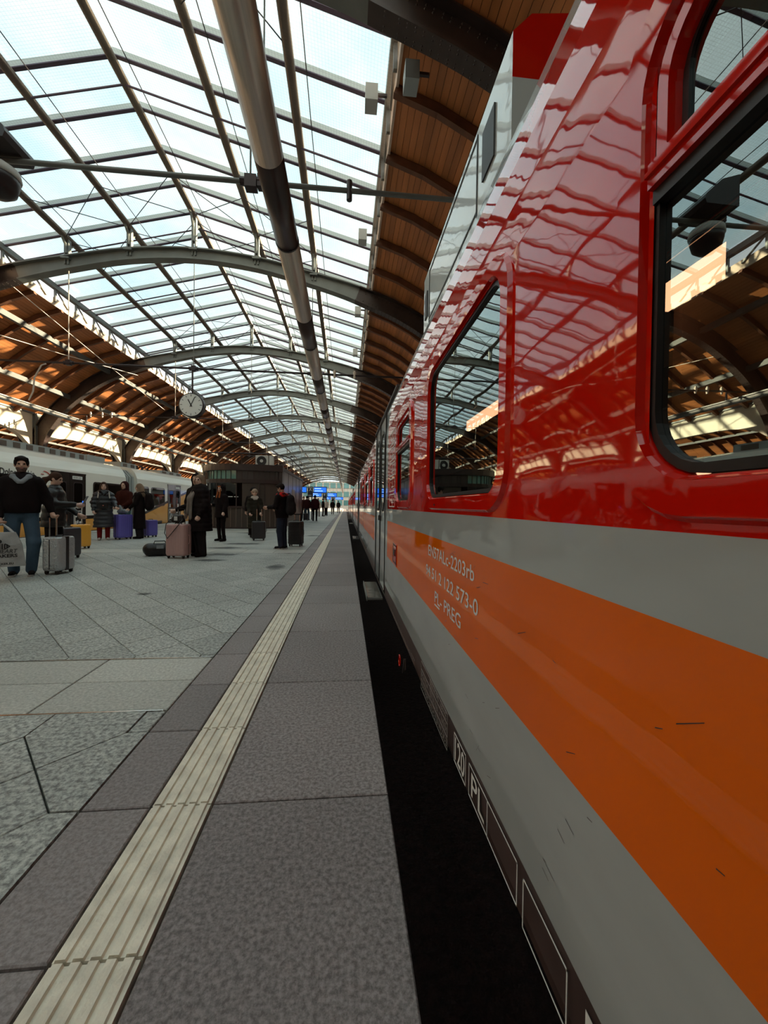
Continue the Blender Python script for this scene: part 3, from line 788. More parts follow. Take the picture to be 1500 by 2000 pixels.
# roof box with louvres
rb = MB()
sec = [(.50, 2.20), (.50, 2.58), (.56, 2.64), (1.0, 2.70), (1.0, 2.2)]
rb.loft([[(x, y, z) for x, z in sec] for y in (1.22, 2.62)], caps=False)
rb.cm = 1; rb.add([(x, 1.22, z) for x, z in [(.50, 2.44), (.50, 2.58), (.56, 2.64), (1.0, 2.70), (1.0, 2.44)]], [(0, 1, 2, 3, 4)])
rb.cm = 0; rb.add([(x, 1.22, z) for x, z in [(.50, 2.20), (.50, 2.44), (1.0, 2.44), (1.0, 2.2)]], [(0, 1, 2, 3)]); rb.add([(x, 2.62, z) for x, z in sec], [(0, 1, 2, 3, 4)])
rbo = rb.obj('roof_box', ['cantrail', 'red_paint'], car1)
for (ya, yb_, za, zb) in ((1.36, 1.48, 2.32, 2.50), (2.50, 2.57, 2.30, 2.46)):
    MB().box(.494, .502, ya, yb_, za, zb).obj('louvre', 'rubber', rbo)
for y in (1.55, 2.45): MB().box(.497, .502, y - .004, y + .004, 2.24, 2.56).obj('panel_seam', 'rubber', rbo)
for z in (2.26, 2.55): MB().box(.497, .502, 1.55, 2.45, z - .004, z + .004).obj('panel_seam', 'rubber', rbo)
def decal(txt, h, w_, ytop_left, zbase, mtl='print_white', bold=.0, car=None, x=None):
    return place_text(txt, h, w_, mtl, (x if x is not None else TX - .0015, ytop_left, zbase), EXT, EZT, car or car1, bold)
decal('EN57ALc-2203rb', .050, .685, 1.885, .868, bold=.006)
decal('94 51 2 122 573-0', .050, .775, 1.935, .770, bold=.006)
decal('PL- PREG', .050, .400, 1.737, .678, bold=.006)
MB().box(TX - .0025, TX - .001, 1.645, 1.735, .664, .670).obj('lettering_underline', 'print_white', car1)
def frame_lines(y0, y1, z0, z1, wd=.003, mtl='print_white', x=None, cells=()):
    x = x if x is not None else side_x((z0 + z1) / 2) - .004
    m = MB()
    for a, c, e, g in ((y0, y1, z0, z0 + wd), (y0, y1, z1 - wd, z1), (y0, y0 + wd, z0, z1), (y1 - wd, y1, z0, z1)): m.box(x - .001, x, a, c, e, g)
    for kind, q, a, c in cells:
        if kind == 'h': m.box(x - .001, x, a, c, q - wd / 2, q + wd / 2)
        else: m.box(x - .001, x, q - wd / 2, q + wd / 2, a, c)
    return m.obj('marking_frame', mtl, car1)
SX = .397
frame_lines(1.246, 1.385, .195, .296, x=SX); decal('120', .078, .112, 1.374, .207, x=SX, bold=.01)
frame_lines(.857, 1.214, .195, .296, x=SX, cells=(('v', 1.05, .195, .296),)); decal('PL', .072, .115, 1.190, .209, x=SX, bold=.006)
frame_lines(.652, .828, .180, .290, x=SX)
decal('M', .10, .12, .60, .190, x=SX, bold=.01)
frame_lines(1.478, 2.010, .168, .308, x=SX, wd=.0025, mtl='print_dim', cells=(('h', .268, 1.478, 2.01), ('h', .218, 1.478, 2.01), ('v', 1.80, .168, .308), ('v', 1.69, .168, .308), ('v', 1.60, .268, .308)))
for (tx, yy, zz, ww, hh) in (('RIV-R', 1.79, .276, .09, .024), ('90', 1.68, .276, .05, .024), ('69+E', 1.59, .276, .09, .026), ('57,3t', 1.79, .228, .08, .03), ('161 + 2x0,5t', 1.68, .228, .19, .03), ('60,7t', 1.79, .178, .08, .03), ('120 WCGK-2', 1.68, .178, .19, .03), ('MASA', 2.0, .232, .17, .026), ('HAMULEC', 2.0, .182, .18, .026)):
    decal(tx, hh, ww, yy, zz, 'print_dim', x=SX)
decal('nie uszkodzone hamulce przy stacji EZT', .030, 1.22, 3.42, .205, 'print_dim', x=SX)
# door release recess and pictogram labels
m = MB().box(TX - .004, TX + .001, 3.07, 3.30, .628, .80); dr = m.obj('door_release', 'red_paint', car1)
frame_lines(3.085, 3.285, .64, .79, wd=.012, mtl='skirt_paint', x=TX - .005)
MB().box(TX - .010, TX - .003, 3.15, 3.22, .70, .75).obj('release_handle', 'skirt_paint', dr)
for i in range(5): frame_lines(3.25, 3.66, 1.09 + i * .135, 1.205 + i * .135, wd=.010, x=TX - .001, cells=(('h', 1.13 + i * .135, 3.33, 3.5), ('v', 3.42, 1.1 + i * .135, 1.18 + i * .135)))
# brake ring and hooks below the sill
m = MB()
m.tube([(.36, 2.55 + .035 * math.cos(a * PI / 8), .10 + .035 * math.sin(a * PI / 8)) for a in range(17)], .004, 6); m.obj('pull_ring', 'red_paint', car1)
m = MB().tube([(.37, 2.42, .16), (.36, 2.40, .08), (.37, 2.36, .12), (.37, 2.37, .18)], .005, 6); m.obj('hook', 'iron', car1)
# scuffs on the paint
m = MB(); rs = random.Random(3)
for i in range(34):
    y = rs.uniform(.35, 1.6); z = rs.uniform(.36, .94); a = rs.uniform(-.9, .3); l = rs.uniform(.008, .045)
    dy, dz = l * math.cos(a), l * math.sin(a)
    m.add([(TX - .0008, y, z), (TX - .0008, y + dy, z + dz), (TX - .0008, y + dy, z + dz + .0016), (TX - .0008, y, z + .0012)], [(0, 1, 2, 3)])
m.obj('scratches', 'skirt_paint', car1, kind='stuff')
# ================================================================== WHITE TRAIN
WX = -10.0
def wz(z): return z
WPROF = [(WX, -.25), (WX, .50), (WX, .97), (WX, 1.87), (WX - .03, 2.24), (WX - .07, 2.36), (WX - .16, 2.56), (WX - .32, 2.72), (WX - .6, 2.80), (WX - 1.4, 2.84)]
EXW, EZW = (0, 1, 0), (0, 0, 1)
def white_car(label, y0, y1, windows, doors, wave):
    car = empty('train_car', label=label, category='train', group='cars of the white and yellow train')
    ys = sorted(set([y0, y1] + [q for a, c in windows for q in (a, c)] + [q for a, c in doors for q in (a, c)]))
    m = MB()
    for a, c in zip(ys, ys[1:]):
        ym = (a + c) / 2; win = any(p < ym < q for p, q in windows); dr_ = any(p < ym < q for p, q in doors)
        for i, ((xa, za), (xb, zb)) in enumerate(zip(WPROF, WPROF[1:])):
            if win and i == 2: continue
            if dr_ and i < 3: continue
            m.cm = 0 if i < 4 else 1
            m.add([(xa, a, za), (xa, c, za), (xb, c, zb), (xb, a, zb)], [(0, 1, 2, 3)])
    far = [(2 * (WX - 1.4) - x, z) for x, z in WPROF[::-1]]
    m.loft([[(x, y, z) for x, z in far] for y in (y0, y1)], caps=False, close=False)
    for y in (y0, y1): m.add([(x, y, z) for x, z in WPROF + far[1:]], [tuple(range(len(WPROF) + len(far) - 1))])
    me = m.mesh('body_shell', ['white_paint', 'white_roof'])
    for p in me.polygons: p.use_smooth = all(me.vertices[i].co.z > 1.8 for i in p.vertices)
    inst('body_shell', me, car)
    MB().box(WX - 2.7, WX - .1, y0 + .1, y1 - .1, -.25, .2).obj('saloon_floor', 'train_black', car)
    MB().box(WX - 2.7, WX - 2.6, y0 + .1, y1 - .1, .2, 2.3).obj('saloon_wall', 'interior', car)
    # yellow-orange lower panel and the black wave above it
    m = MB(); m2 = MB(); n_ = 60
    pts = [(y0 + (y1 - y0) * i / n_) for i in range(n_ + 1)]
    for a, c in zip(pts, pts[1:]):
        if any(p - .2 < (a + c) / 2 < q + .2 and False for p, q in doors): continue
        m.loft([[(WX + .004, y, -.20), (WX + .004, y, wave(y)), (WX + .0005, y, wave(y)), (WX + .0005, y, -.20)] for y in (a, c)], caps=False)
        m2.loft([[(WX + .006, y, wave(y)), (WX + .006, y, wave(y) + .13), (WX + .0005, y, wave(y) + .13), (WX + .0005, y, wave(y))] for y in (a, c)], caps=False)
    m.obj('orange_panel', 'train_orange', car); m2.obj('black_stripe', 'train_black', car)
    for a, c in windows:
        o_ = rrect(c - a + .06, .96, .13, 5, (a + c) / 2, 1.42); i_ = rrect(c - a - .06, .84, .09, 5, (a + c) / 2, 1.42)
        wn = MB().loft([[(WX - .002, y, z) for y, z in o_], [(WX + .012, y, z) for y, z in o_], [(WX + .012, y, z) for y, z in i_], [(WX - .01, y, z) for y, z in i_]], caps=False).obj('window_frame', 'train_black', car)
        m = MB(); m.add([(WX + .004, y, z) for y, z in i_], [tuple(range(len(i_)))]); m.obj('pane', 'dark_glass', wn)
        for s in (a + .5, c - .6): MB().box(WX - .5, WX - .35, s, s + .45, .2, 1.45).obj('seat', 'seat_cloth', car)
    for a, c in doors:
        mid = (a + c) / 2
        for (p, q) in ((a + .03, mid - .01), (mid + .01, c - .03)):
            d = MB().box(WX - .03, WX + .018, p, q, -.02, 2.125).obj('door_leaf', 'train_black', car)
            o_ = rrect((q - p) * .62, 1.05, .1, 5, (p + q) / 2, 1.30); i_ = rrect((q - p) * .55, .99, .08, 5, (p + q) / 2, 1.30)
            MB().loft([[(WX + .017, y, z) for y, z in o_], [(WX + .024, y, z) for y, z in o_], [(WX + .024, y, z) for y, z in i_], [(WX + .017, y, z) for y, z in i_]], caps=False).obj('door_frame', 'iron', d)
            m = MB(); m.add([(WX + .0195, y, z) for y, z in i_], [tuple(range(len(i_)))]); m.obj('door_pane', 'dark_glass', d)
        MB().box(WX - .02, WX + .012, a, c, 2.12, 2.16).obj('door_header', 'train_black', car)
    return car
white_car_defs = []
cA = white_car('white railcar with yellow sill behind the man with the shopping bag', 1.5, 19.35, [(9.2, 11.6), (12.0, 14.2), (16.95, 19.28)], [(14.64, 16.48)], lambda y: .44)
# the first window group ahead of the lettering is left blank like the photo
def waveB(y): return .42 if y < 20.6 else .42 + (y - 20.6) * .225 if y < 27.5 else 1.97
cB = white_car('white and orange railcar behind the kiosk, second of the white train', 20.35, 44.0, [(20.75, 21.42), (21.70, 23.22), (27.6, 29.4), (30.0, 32.2), (33, 35), (36, 38)], [(23.60, 25.40), (39, 40.8)], waveB)
gw = empty('gangway_bellows', (WX - 1.4, 19.83, 0), label='grey folded gangway bellows joining the two white cars', category='gangway')
for i in range(8):
    y = -.46 + i * .12; g_ = .06 if i % 2 else .0
    sec = [(1.28 - g_, .15), (1.28 - g_, 2.3), (1.0 - g_, 2.62), (.4, 2.72), (-.4, 2.72), (-1.0 + g_, 2.62), (-1.28 + g_, 2.3), (-1.28 + g_, .15)]
    MB().loft([[(x, y, z) for x, z in sec], [(x, y + .10, z) for x, z in sec]]).obj('fold', 'gangway', gw)
for i in range(5): MB().box(1.24, 1.34, -.48, -.36, .5 + i * .36, .66 + i * .36).obj('bellows_clip', 'train_black', gw)
# roof gear
def roof_gear(car, y0, y1, x0, x1, z0, z1, vents):
    g = MB().box(x0, x1, y0, y1, z0, z1).obj('roof_equipment', 'roof_equipment', car)
    for i in range(vents):
        a = y0 + (y1 - y0) * (i + .25) / vents; MB().box(x1, x1 + .015, a, a + (y1 - y0) * .5 / vents, z0 + .06, z1 - .05).obj('vent', 'interior', g)
roof_gear(cA, 13.4, 17.7, WX - 1.9, WX - .75, 2.78, 3.06, 8)
roof_gear(cA, 17.95, 19.2, WX - 1.9, WX - .85, 2.78, 3.10, 0)
roof_gear(cA, 5, 11, WX - 1.9, WX - .75, 2.78, 3.04, 6)
roof_gear(cB, 20.5, 21.9, WX - 1.9, WX - .85, 2.80, 3.06, 2)
roof_gear(cB, 24.5, 27.5, WX - 1.9, WX - .8, 2.80, 3.02, 3)
m = MB()
for y in (22.1, 22.6, 23.2): m.tube([(WX - .9, y, 2.8), (WX - .9, y, 3.0)], .05, 8)
m.tube([(WX - .9, 21.9, 3.0), (WX - .9, 22.4, 3.05), (WX - .9, 23.4, 2.9)], .03, 6); m.obj('insulators', 'iron', cB)
def wtext(txt, h, w_, y, z, car, mtl='print_black', x=WX + .004, bold=0): return place_text(txt, h, w_, mtl, (x, y, z), EXW, EZW, car, bold)
wtext('Dolnośląskie', .19, 1.30, 12.62, 1.88, cA, bold=.01, x=WX + .002)
m = MB().tube([(WX + .004, 14.2 + .0, 2.0), (WX + .004, 14.32, 2.0)], .012, 4); m.tube([(WX + .004, 14.32 - .0 + i * .06, 2.10 - (i * .055) ** 2 * 1.6) for i in range(7)], .012, 4); m.obj('logo_swoosh', 'red_paint', cA)
for car, ya, yb_ in ((cA, 14.64, 16.48), (cB, 23.6, 25.4)):
    m = MB(); yy = ya + .45
    m.box(WX + .018, WX + .021, ya + 1.05, ya + 1.6, 1.93, 2.05); m.box(WX + .018, WX + .021, ya + .18, ya + .36, .85, 1.05); m.box(WX + .018, WX + .021, ya + 1.28, ya + 1.46, .85, 1.05)
    m.obj('door_sticker', 'print_white', car)
    for a in (ya + .12, ya + 1.12):
        o_ = rrect(.46, .68, .08, 4, a + .23, .42); i_ = rrect(.41, .63, .06, 4, a + .23, .42)
        MB().loft([[(WX + .019, y, z) for y, z in o_], [(WX + .022, y, z) for y, z in o_], [(WX + .022, y, z) for y, z in i_], [(WX + .019, y, z) for y, z in i_]], caps=False).obj('pictogram_frame', 'print_white', car)
    wtext('2', .46, .26, ya + .22, .19, car, 'print_white', WX + .021, .02)
    m = MB(); a = ya + 1.18
    m.box(WX + .018, WX + .021, a, a + .12, .52, .66); m.bar((WX + .02, a + .2, .52), (WX + .02, a + .34, .68), .004, .04); m.box(WX + .018, WX + .021, a, a + .1, .18, .38); m.box(WX + .018, WX + .021, a + .14, a + .2, .18, .40); m.box(WX + .018, WX + .021, a + .25, a + .34, .2, .36)
    m.obj('pictograms', 'print_white', car)
wtext('KW-20', .07, .42, 15.75, 1.955, cA, 'print_black', WX + .0225)
MB().box(WX - .3, WX + .012, 21.4, 22.9, -.25, .13).obj('bogie_opening', 'train_black', cB)

# ================================================================== THINGS HUNG IN THE HALL
# long suspended duct of light: bright metal lengths and dark lengths in turn
TZ, TXC, TR = 4.5, -.79, .145
duct = empty('suspended_light_duct', (TXC, 0, TZ), label='long round lighting duct of metal and dark brown lengths hung above the platform', category='light')
def tube_len(name, y0, y1, mtl, r=TR):
    m = MB().tube([(0, y0, 0), (0, y1, 0)], r, 28); o = m.obj(name, mtl, duct, smooth=False)
    for p in o.data.polygons: p.use_smooth = len(p.vertices) == 4
    return o
PER = 3.30
for i in range(-4, 31):
    a = 4.03 + PER * i
    tube_len('dark_length', a, a + 1.27, 'duct_dark'); tube_len('metal_length', a + 1.275, a + PER - .005, 'duct_metal')
    MB().tube([(0, a + 1.255, 0), (0, a + 1.285, 0)], TR + .006, 28).obj('joint_ring', 'iron', duct)
m = MB().tube([(0, YA + 1, 0), (0, 112, 0)], .05, 8); m.obj('core', 'iron', duct)
# transverse rods that carry clock, wires and duct
def rod(k):
    y = YK(k)
    r = empty('span_rod', (0, y, 5.05), label={-1: 'grey span rod crossing in front of the glass roof, nearest the camera', 0: 'grey span rod carrying the platform clock'}.get(k, 'span rod between columns under the %s whole arch ahead' % ordinal(k)), category='rod', group='span rods below the arches')
    MB().tube([(XC - UCOL + .2, 0, 0), (XC + UCOL - .2, 0, 0)], .030 if k < 1 else .022, 8).obj('tube', 'iron' if k > -1 else 'steel', r, smooth=True)
    for u in ((0, -3.42, 3.42) if k >= 0 else (-3.42, 3.42)):
        MB().tube([(XC + u, 0, 0), (XC + u, 0, arch_z(u) - .2 - 5.05)], .012, 6).obj('hanger', 'wire_bright' if u < -1 else 'steel', r)
        m = MB().tube([(XC + u - .13, 0, .0), (XC + u + .13, 0, .0)], .055, 8); m.box(XC + u - .06, XC + u + .06, -.05, .05, -.07, .08); m.obj('clamp', 'iron', r)
    if k < 0: MB().tube([(TXC, 0, -.38), (TXC, 0, 0)], .01, 6).obj('duct_hanger', 'iron', r)
    if 0 <= k < 3:
        MB().tube([(TXC, 0, -.38), (TXC, 0, 0)], .01, 6).obj('duct_hanger', 'iron', r)
        for u in (-7.1, -6.6, -6.2, 4.1, 4.7):
            m = MB().tube([(XC + u, 0, -.10), (XC + u, 0, .10)], [.03, .05], 8); m.tube([(XC + u, 0, .10), (XC + u, 0, .14)], .03, 8); m.obj('insulator', 'wire_bright', r)
    return r
r0 = rod(-1)
MB().tube([(-1.21, 0, 0), (-1.21, 0, .62)], .013, 6).obj('hanger', 'steel', r0); m = MB().tube([(-1.33, 0, 0), (-1.05, 0, .0)], .05, 8); m.box(-1.27, -1.13, -.06, .06, -.09, .06); m.obj('clamp', 'iron', r0)
MB().tube([(.0, 0, -.12), (.0, 0, .12)], .035, 8).obj('insulator', 'iron', r0)
for k in range(0, 9): rod(k)
# clock
ck = empty('platform_clock', (-4.51, YK(0), 3.96), label='round white station clock with black rim and black hands', category='clock')
def disc(r, y, n_=48): return [(r * math.cos(2 * PI * i / n_), y, r * math.sin(2 * PI * i / n_)) for i in range(n_)]
MB().loft([disc(.335, -.10), disc(.355, -.09), disc(.355, .09), disc(.335, .10)]).obj('case', 'dark_plastic', ck, smooth=False)
for sgn in (-1, 1):
    f = MB().loft([disc(.322, sgn * .098), disc(.322, sgn * .106)]).obj('dial', 'clock_face', ck)
    for i in range(12):
        a = i * PI / 6; ca, sa = math.sin(a), math.cos(a); l = .05 if i % 3 else .062
        MB().bar((ca * .245, sgn * .108, sa * .245), (ca * (.245 + l), sgn * .108, sa * (.245 + l)), .014, .004, (0, 1, 0)).obj('hour_mark', 'print_black', f)
    for nm, ang, l, w_ in (('hour_hand', 11.07 / 12, .18, .026), ('minute_hand', 4.2 / 60, .265, .018)):
        a = ang * 2 * PI * (1 if sgn < 0 else -1); ca, sa = math.sin(a), math.cos(a)
        MB().bar((-ca * .06, sgn * .112, -sa * .06), (ca * l, sgn * .112, sa * l), w_, .005, (0, 1, 0)).obj(nm, 'print_black', f)
MB().tube([(0, 0, .34), (0, 0, 1.015)], .026, 8).obj('stem', 'iron', ck)
# dark loudspeaker box and dome camera at the left edge
ls = empty('loudspeaker', (-3.95, 5.03, 5.05), label='dark wedge-shaped loudspeaker clamped on the span rod at the left edge', category='speaker')
m = MB(); sec = [(-.30, .035), (.17, .035), (.19, .10), (.17, .16), (-.05, .36), (-.30, .44)]
m.loft([[(x, y, z) for x, z in sec] for y in (-.22, .22)]).obj('housing', 'dark_plastic', ls); MB().box(-.3, -.2, -.05, .05, -.04, .05).obj('bracket', 'iron', ls)
cm = empty('dome_camera', (-4.0, 5.03, 4.83), label='dark dome camera with pale rim below the loudspeaker at the left edge', category='camera')
m = MB(); prof = [(.02, -.26), (.10, -.24), (.17, -.18), (.195, -.08), (.20, .0)]
m.loft([[(r * math.cos(2 * PI * i / 20), r * math.sin(2 * PI * i / 20), z) for i in range(20)] for r, z in prof]).obj('dome', 'dark_plastic', cm, smooth=True)
m = MB(); m.loft([[(r * math.cos(2 * PI * i / 20), r * math.sin(2 * PI * i / 20), z) for i in range(20)] for r, z in ((.202, -.03), (.212, -.01), (.20, .06), (.10, .13))]).obj('cover', 'white_box', cm, smooth=True)
MB().tube([(0, 0, .12), (0, 0, .185)], .03, 8).obj('stem', 'iron', cm)
# rigid overhead conductor rail over the white train's track, and contact wire
oc = empty('overhead_conductor_rail', (-11.75, 0, 4.72), label='grey overhead conductor rail running above the white train', category='rail')
m = MB().box(-.06, .06, YA, YB, -.02, .02); m.box(-.015, .015, YA, YB, -.14, -.02); m.box(-.05, .05, YA, YB, -.16, -.13); m.obj('beam', 'steel', oc)
for k in range(K0, 10): MB().tube([(0, YK(k), .02), (0, YK(k), .29)], .03, 8).obj('insulator', 'iron', oc)
for (lab, p, q) in (('thin bright guy wire crossing the timber vault from the first arch', (-9.6, 12.3, 7.3), (-8.2, 19.0, 5.3)), ('slack bright wire running under the left timber vault', (-11.3, 12.3, 6.2), (-9.5, 19.3, 6.9)), ('cable looping from the span rod down towards the white train', None, None)):
    if p: MB().tube([p, ((p[0] + q[0]) / 2, (p[1] + q[1]) / 2, (p[2] + q[2]) / 2 - .05), q], .012, 5).obj('guy_wire', 'wire_bright', label=lab, category='wire')
    else: MB().tube([(-8.5, 12.25, 5.0), (-8.62, 12.25, 4.95), (-8.8, 12.25, 4.6), (-8.84, 12.25, 4.2), (-8.95, 12.25, 3.95)], .022, 6).obj('hanging_cable', 'wire_bright', label=lab, category='cable')
# floodlights along the right eave
for i, (y, lab) in enumerate(((5.75, 'grey floodlight box on the right eave beside the riveted arch'), (6.65, 'pale square lamp box on the right eave, second from the top'), (10.05, 'pale lamp box on the right eave just before the clock arch'), (13.9, 'pale lamp box on the right eave just past the clock arch'), (17.6, 'small pale lamp box on the right eave before the second arch'))):
    fb = empty('eave_lamp', (XC + HALF - (.27 if i else -.25), y, 7.80 if i else 7.25), label=lab, category='lamp', group='lamp boxes on the right eave')
    MB().box(-.16, .04, -.13, .13, -.16, .10).obj('box', 'roof_equipment' if i == 0 else 'white_box', fb); MB().box(.04, .20, -.02, .02, .02, .06).obj('bracket', 'iron', fb)

# ================================================================== KIOSK
ko = empty('kiosk', (0, 0, 0), label='dark brown kiosk with rounded glazed front and teal clerestory panes', category='kiosk')
KXL, KXR, KY0, KY1 = -6.55, -2.98, 18.15, 28.0
def kiosk_outline(off=0.0):
    pts = []
    xl, xr = KXL - off, KXR + off
    for i in range(15):                       # left rounded shoulder into the bowed front
        a = PI - (PI / 2) * i / 14
        pts.append((xl + 1.7 + 1.7 * math.cos(a) * 1.0, KY0 - off + 1.9 - 1.9 * math.sin(a)))
    for i in range(1, 9):
        f = i / 8; pts.append((xl + 1.7 + (xr - xl - 1.7) * f, KY0 - off + .55 * f * f))
    q = np.array(pts); d = np.concatenate([[0], np.cumsum(np.linalg.norm(np.diff(q, axis=0), axis=1))]); t_ = np.linspace(0, d[-1], 21)
    return list(zip(np.interp(t_, d, q[:, 0]).tolist(), np.interp(t_, d, q[:, 1]).tolist()))
def wall_run(pts, z0, z1, t_=.06):
    m = MB()
    for (a, c) in zip(pts, pts[1:]):
        d = Vector((c[0] - a[0], c[1] - a[1])).normalized(); nx, ny = -d.y, d.x
        m.loft([[(a[0], a[1], z0), (c[0], c[1], z0), (c[0] + nx * t_, c[1] + ny * t_, z0), (a[0] + nx * t_, a[1] + ny * t_, z0)], [(a[0], a[1], z1), (c[0], c[1], z1), (c[0] + nx * t_, c[1] + ny * t_, z1), (a[0] + nx * t_, a[1] + ny * t_, z1)]])
    return m
fr_ = kiosk_outline(); fo = kiosk_outline(.07); fo2 = kiosk_outline(.12)
wall_run(fr_, 0, .07, .3).obj('plinth', 'iron', ko)
wall_run(fo, .92, 1.0, .14).obj('sill', 'kiosk_dark', ko)
wall_run(fo, 2.03, 2.20, .16).obj('lintel', 'kiosk_dark', ko)
wall_run(fo2, 2.58, 2.86, .25).obj('cornice', 'kiosk_dark', ko)
idx = list(range(0, len(fr_) - 1))
for i in idx:
    seg = [fr_[i], fr_[i + 1]]
    wall_run(seg, .07, .92).obj('base_panel', 'kiosk_panel', ko)
    p = fr_[i]; MB().box(p[0] - .012, p[0] + .012, p[1] - .03, p[1] - .005, .08, .92).obj('panel_seam', 'kiosk_seam', ko)
    wall_run(seg, 2.20, 2.58).obj('clerestory_pane', 'kiosk_teal' if p[0] < -4.85 else 'kiosk_smoke', ko)
    MB().box(p[0] - .012, p[0] + .012, p[1] - .03, p[1] + .02, 2.20, 2.58).obj('clerestory_bar', 'kiosk_dark', ko)
    if p[0] < -4.6: wall_run(seg, 1.0, 2.03, .012).obj('window_pane', 'kiosk_glass', ko)
    else: wall_run(seg, 1.0, 2.03).obj('roller_panel', 'kiosk_panel', ko)
    if i % 4 == 0 or i == 17: MB().box(p[0] - .02, p[0] + .02, p[1] - .03, p[1] + .03, 1.0, 2.03).obj('mullion', 'kiosk_dark', ko)
yr0 = fr_[-1][1]
MB().box(KXR - .08, KXR, yr0, KY1, .55, 2.86).obj('side_wall', 'kiosk_side', ko)
MB().box(KXR - .05, KXR + .02, yr0, KY1, 0, .55).obj('side_plinth', 'kiosk_panel', ko)
MB().box(KXR - .06, KXR + .10, yr0 - .1, yr0 + .28, .0, 2.9).obj('corner_post', 'kiosk_dark', ko)
for i in range(5): MB().box(KXR, KXR + .012, yr0 + .9 + i * 1.6, yr0 + .93 + i * 1.6, .6, 2.8).obj('wall_joint', 'kiosk_dark', ko)
MB().box(KXR, KXR + .02, 26.6, 27.6, 0, 2.1).obj('side_door', 'kiosk_dark', ko)
MB().box(KXR, KXR + .02, 22.6, 23.8, 1.35, 1.95).obj('wall_notice', 'interior_light', ko)
MB().box(KXR - .02, KXR + .10, 21.5, 26.0, .56, .62).obj('shelf', 'kiosk_seam', ko)
MB().box(KXL, KXL + .08, fr_[0][1], KY1, 0, 2.86).obj('side_wall', 'kiosk_side', ko)
MB().box(KXL, KXR, KY1 - .08, KY1, 0, 2.86).obj('back_wall', 'kiosk_side', ko)
m = MB(); o_ = kiosk_outline(.05) + [(KXR + .05, KY1), (KXL - .05, KY1)]; m.loft([[(x, y, 2.70) for x, y in o_], [(x, y, 2.84) for x, y in o_]]).obj('roof', 'iron', ko)
MB().box(KXL + .4, KXR - .4, 20.5, 20.6, .07, 2.6).obj('inner_wall', 'interior', ko)
for x in (-4.9, -4.62): MB().tube([(x, 19.4, 1.05), (x, 19.4, 2.05)], .045, 10).obj('light_tube', 'white_box', ko)
m = MB()
for i, (a, l) in enumerate(((0, .2), (.26, .12), (.5, .3), (.86, .18))): m.box(-5.75 + a, -5.75 + a + l, KY0 - .05 + .012 * i, KY0 - .04 + .012 * i, 1.40, 1.43)
m.obj('window_print', 'print_white', ko)
# curved railing over the roof
m = MB(); pts = []
for i in range(22):
    f = i / 21; x = KXL + .35 + (KXR - KXL - .1) * min(1, f * 1.8); 
    pts.append((x, 18.7 + (0 if f < .5 else (f - .5) * 18), 3.40 - (0 if f < .45 else (f - .45) * .25)))
m.tube(pts, .028, 6)
for i in (0, 5, 9, 13, 17, 21): m.tube([pts[i], (pts[i][0], pts[i][1], 2.84)], .02, 6)
m.obj('roof_railing', 'iron', ko)
ac = empty('air_conditioner', (-3.85, 19.5, 2.842), label='cream outdoor air conditioner with round black fan on the kiosk roof', category='air conditioner')
MB().box(-.40, .40, -.16, .16, .03, .56).obj('casing', 'white_box', ac)
m = MB(); m.loft([[(-.12 + r * math.cos(2 * PI * i / 24), y, .30 + r * math.sin(2 * PI * i / 24)) for i in range(24)] for r, y in ((.225, -.155), (.225, -.18), (.09, -.175))], caps=True).obj('fan_grille', 'print_black', ac)
m = MB(); m.loft([[(-.12 + .075 * math.cos(2 * PI * i / 16), y, .30 + .075 * math.sin(2 * PI * i / 16)) for i in range(16)] for y in (-.17, -.19)]).obj('fan_hub', 'white_box', ac)
for s in (-.3, .3): MB().box(s - .04, s + .04, -.14, .14, 0, .03).obj('foot', 'iron', ac)

# ================================================================== DEPARTURE BOARDS
def boards(y, xs, z0, z1, lab, letter, grp):
    r = empty('departure_board', (0, y, 0), label=lab, category='board', group=grp)
    (a0, a1), (s0, s1), (b0, b1) = xs
    MB().box(s0, s1, -.08, .08, z0 - .35, z1 + .02).obj('sector_sign', 'sign_navy', r)
    place_text(letter, .20, None, 'print_white', ((s0 + s1) / 2 - .09, -.083, (z0 + z1) / 2 - .1), (1, 0, 0), (0, 0, 1), r, .02)
    MB().box(s0 + .05, s1 - .05, -.083, -.08, z1 - .09, z1 - .05).obj('sign_bar', 'print_white', r); MB().box(s0 + .05, s1 - .1, -.083, -.08, z0 - .24, z0 - .20).obj('sign_bar', 'print_white', r)
    for (p, q) in ((a0, a1), (b0, b1)):
        c = MB().box(p, q, -.1, .1, z0 - .06, z1 + .02).obj('display_case', 'dark_plastic', r)
        MB().box(p + .04, q - .04, -.103, -.1, z0, z1 - .03).obj('screen', 'board_blue', c)
        for i in range(2): MB().box(p + .08, q - .3 - .12 * i, -.106, -.103, z0 + .09 + i * .17, z0 + .13 + i * .17).obj('text_row', 'board_text', c)
    for x in (s0 + .08, s1 - .08): MB().tube([(x, 0, 0), (x, 0, z1)], .04, 8).obj('post', 'iron', r)
boards(30.0, ((-3.75, -2.86), (-2.80, -2.42), (-2.38, -1.40)), 2.03, 2.43, 'blue departure screens beside the dark sector A sign, nearest pair', 'A', 'departure screens along the platform')
boards(44.0, ((-3.7, -2.6), (-2.5, -2.05), (-2.0, -.95)), 2.03, 2.43, 'second set of blue departure screens farther along the platform', 'B', 'departure screens along the platform')
boards(66.0, ((-3.6, -2.4), (-2.3, -1.8), (-1.7, -.4)), 2.03, 2.43, 'farthest set of blue departure screens near the hall end', 'C', 'departure screens along the platform')

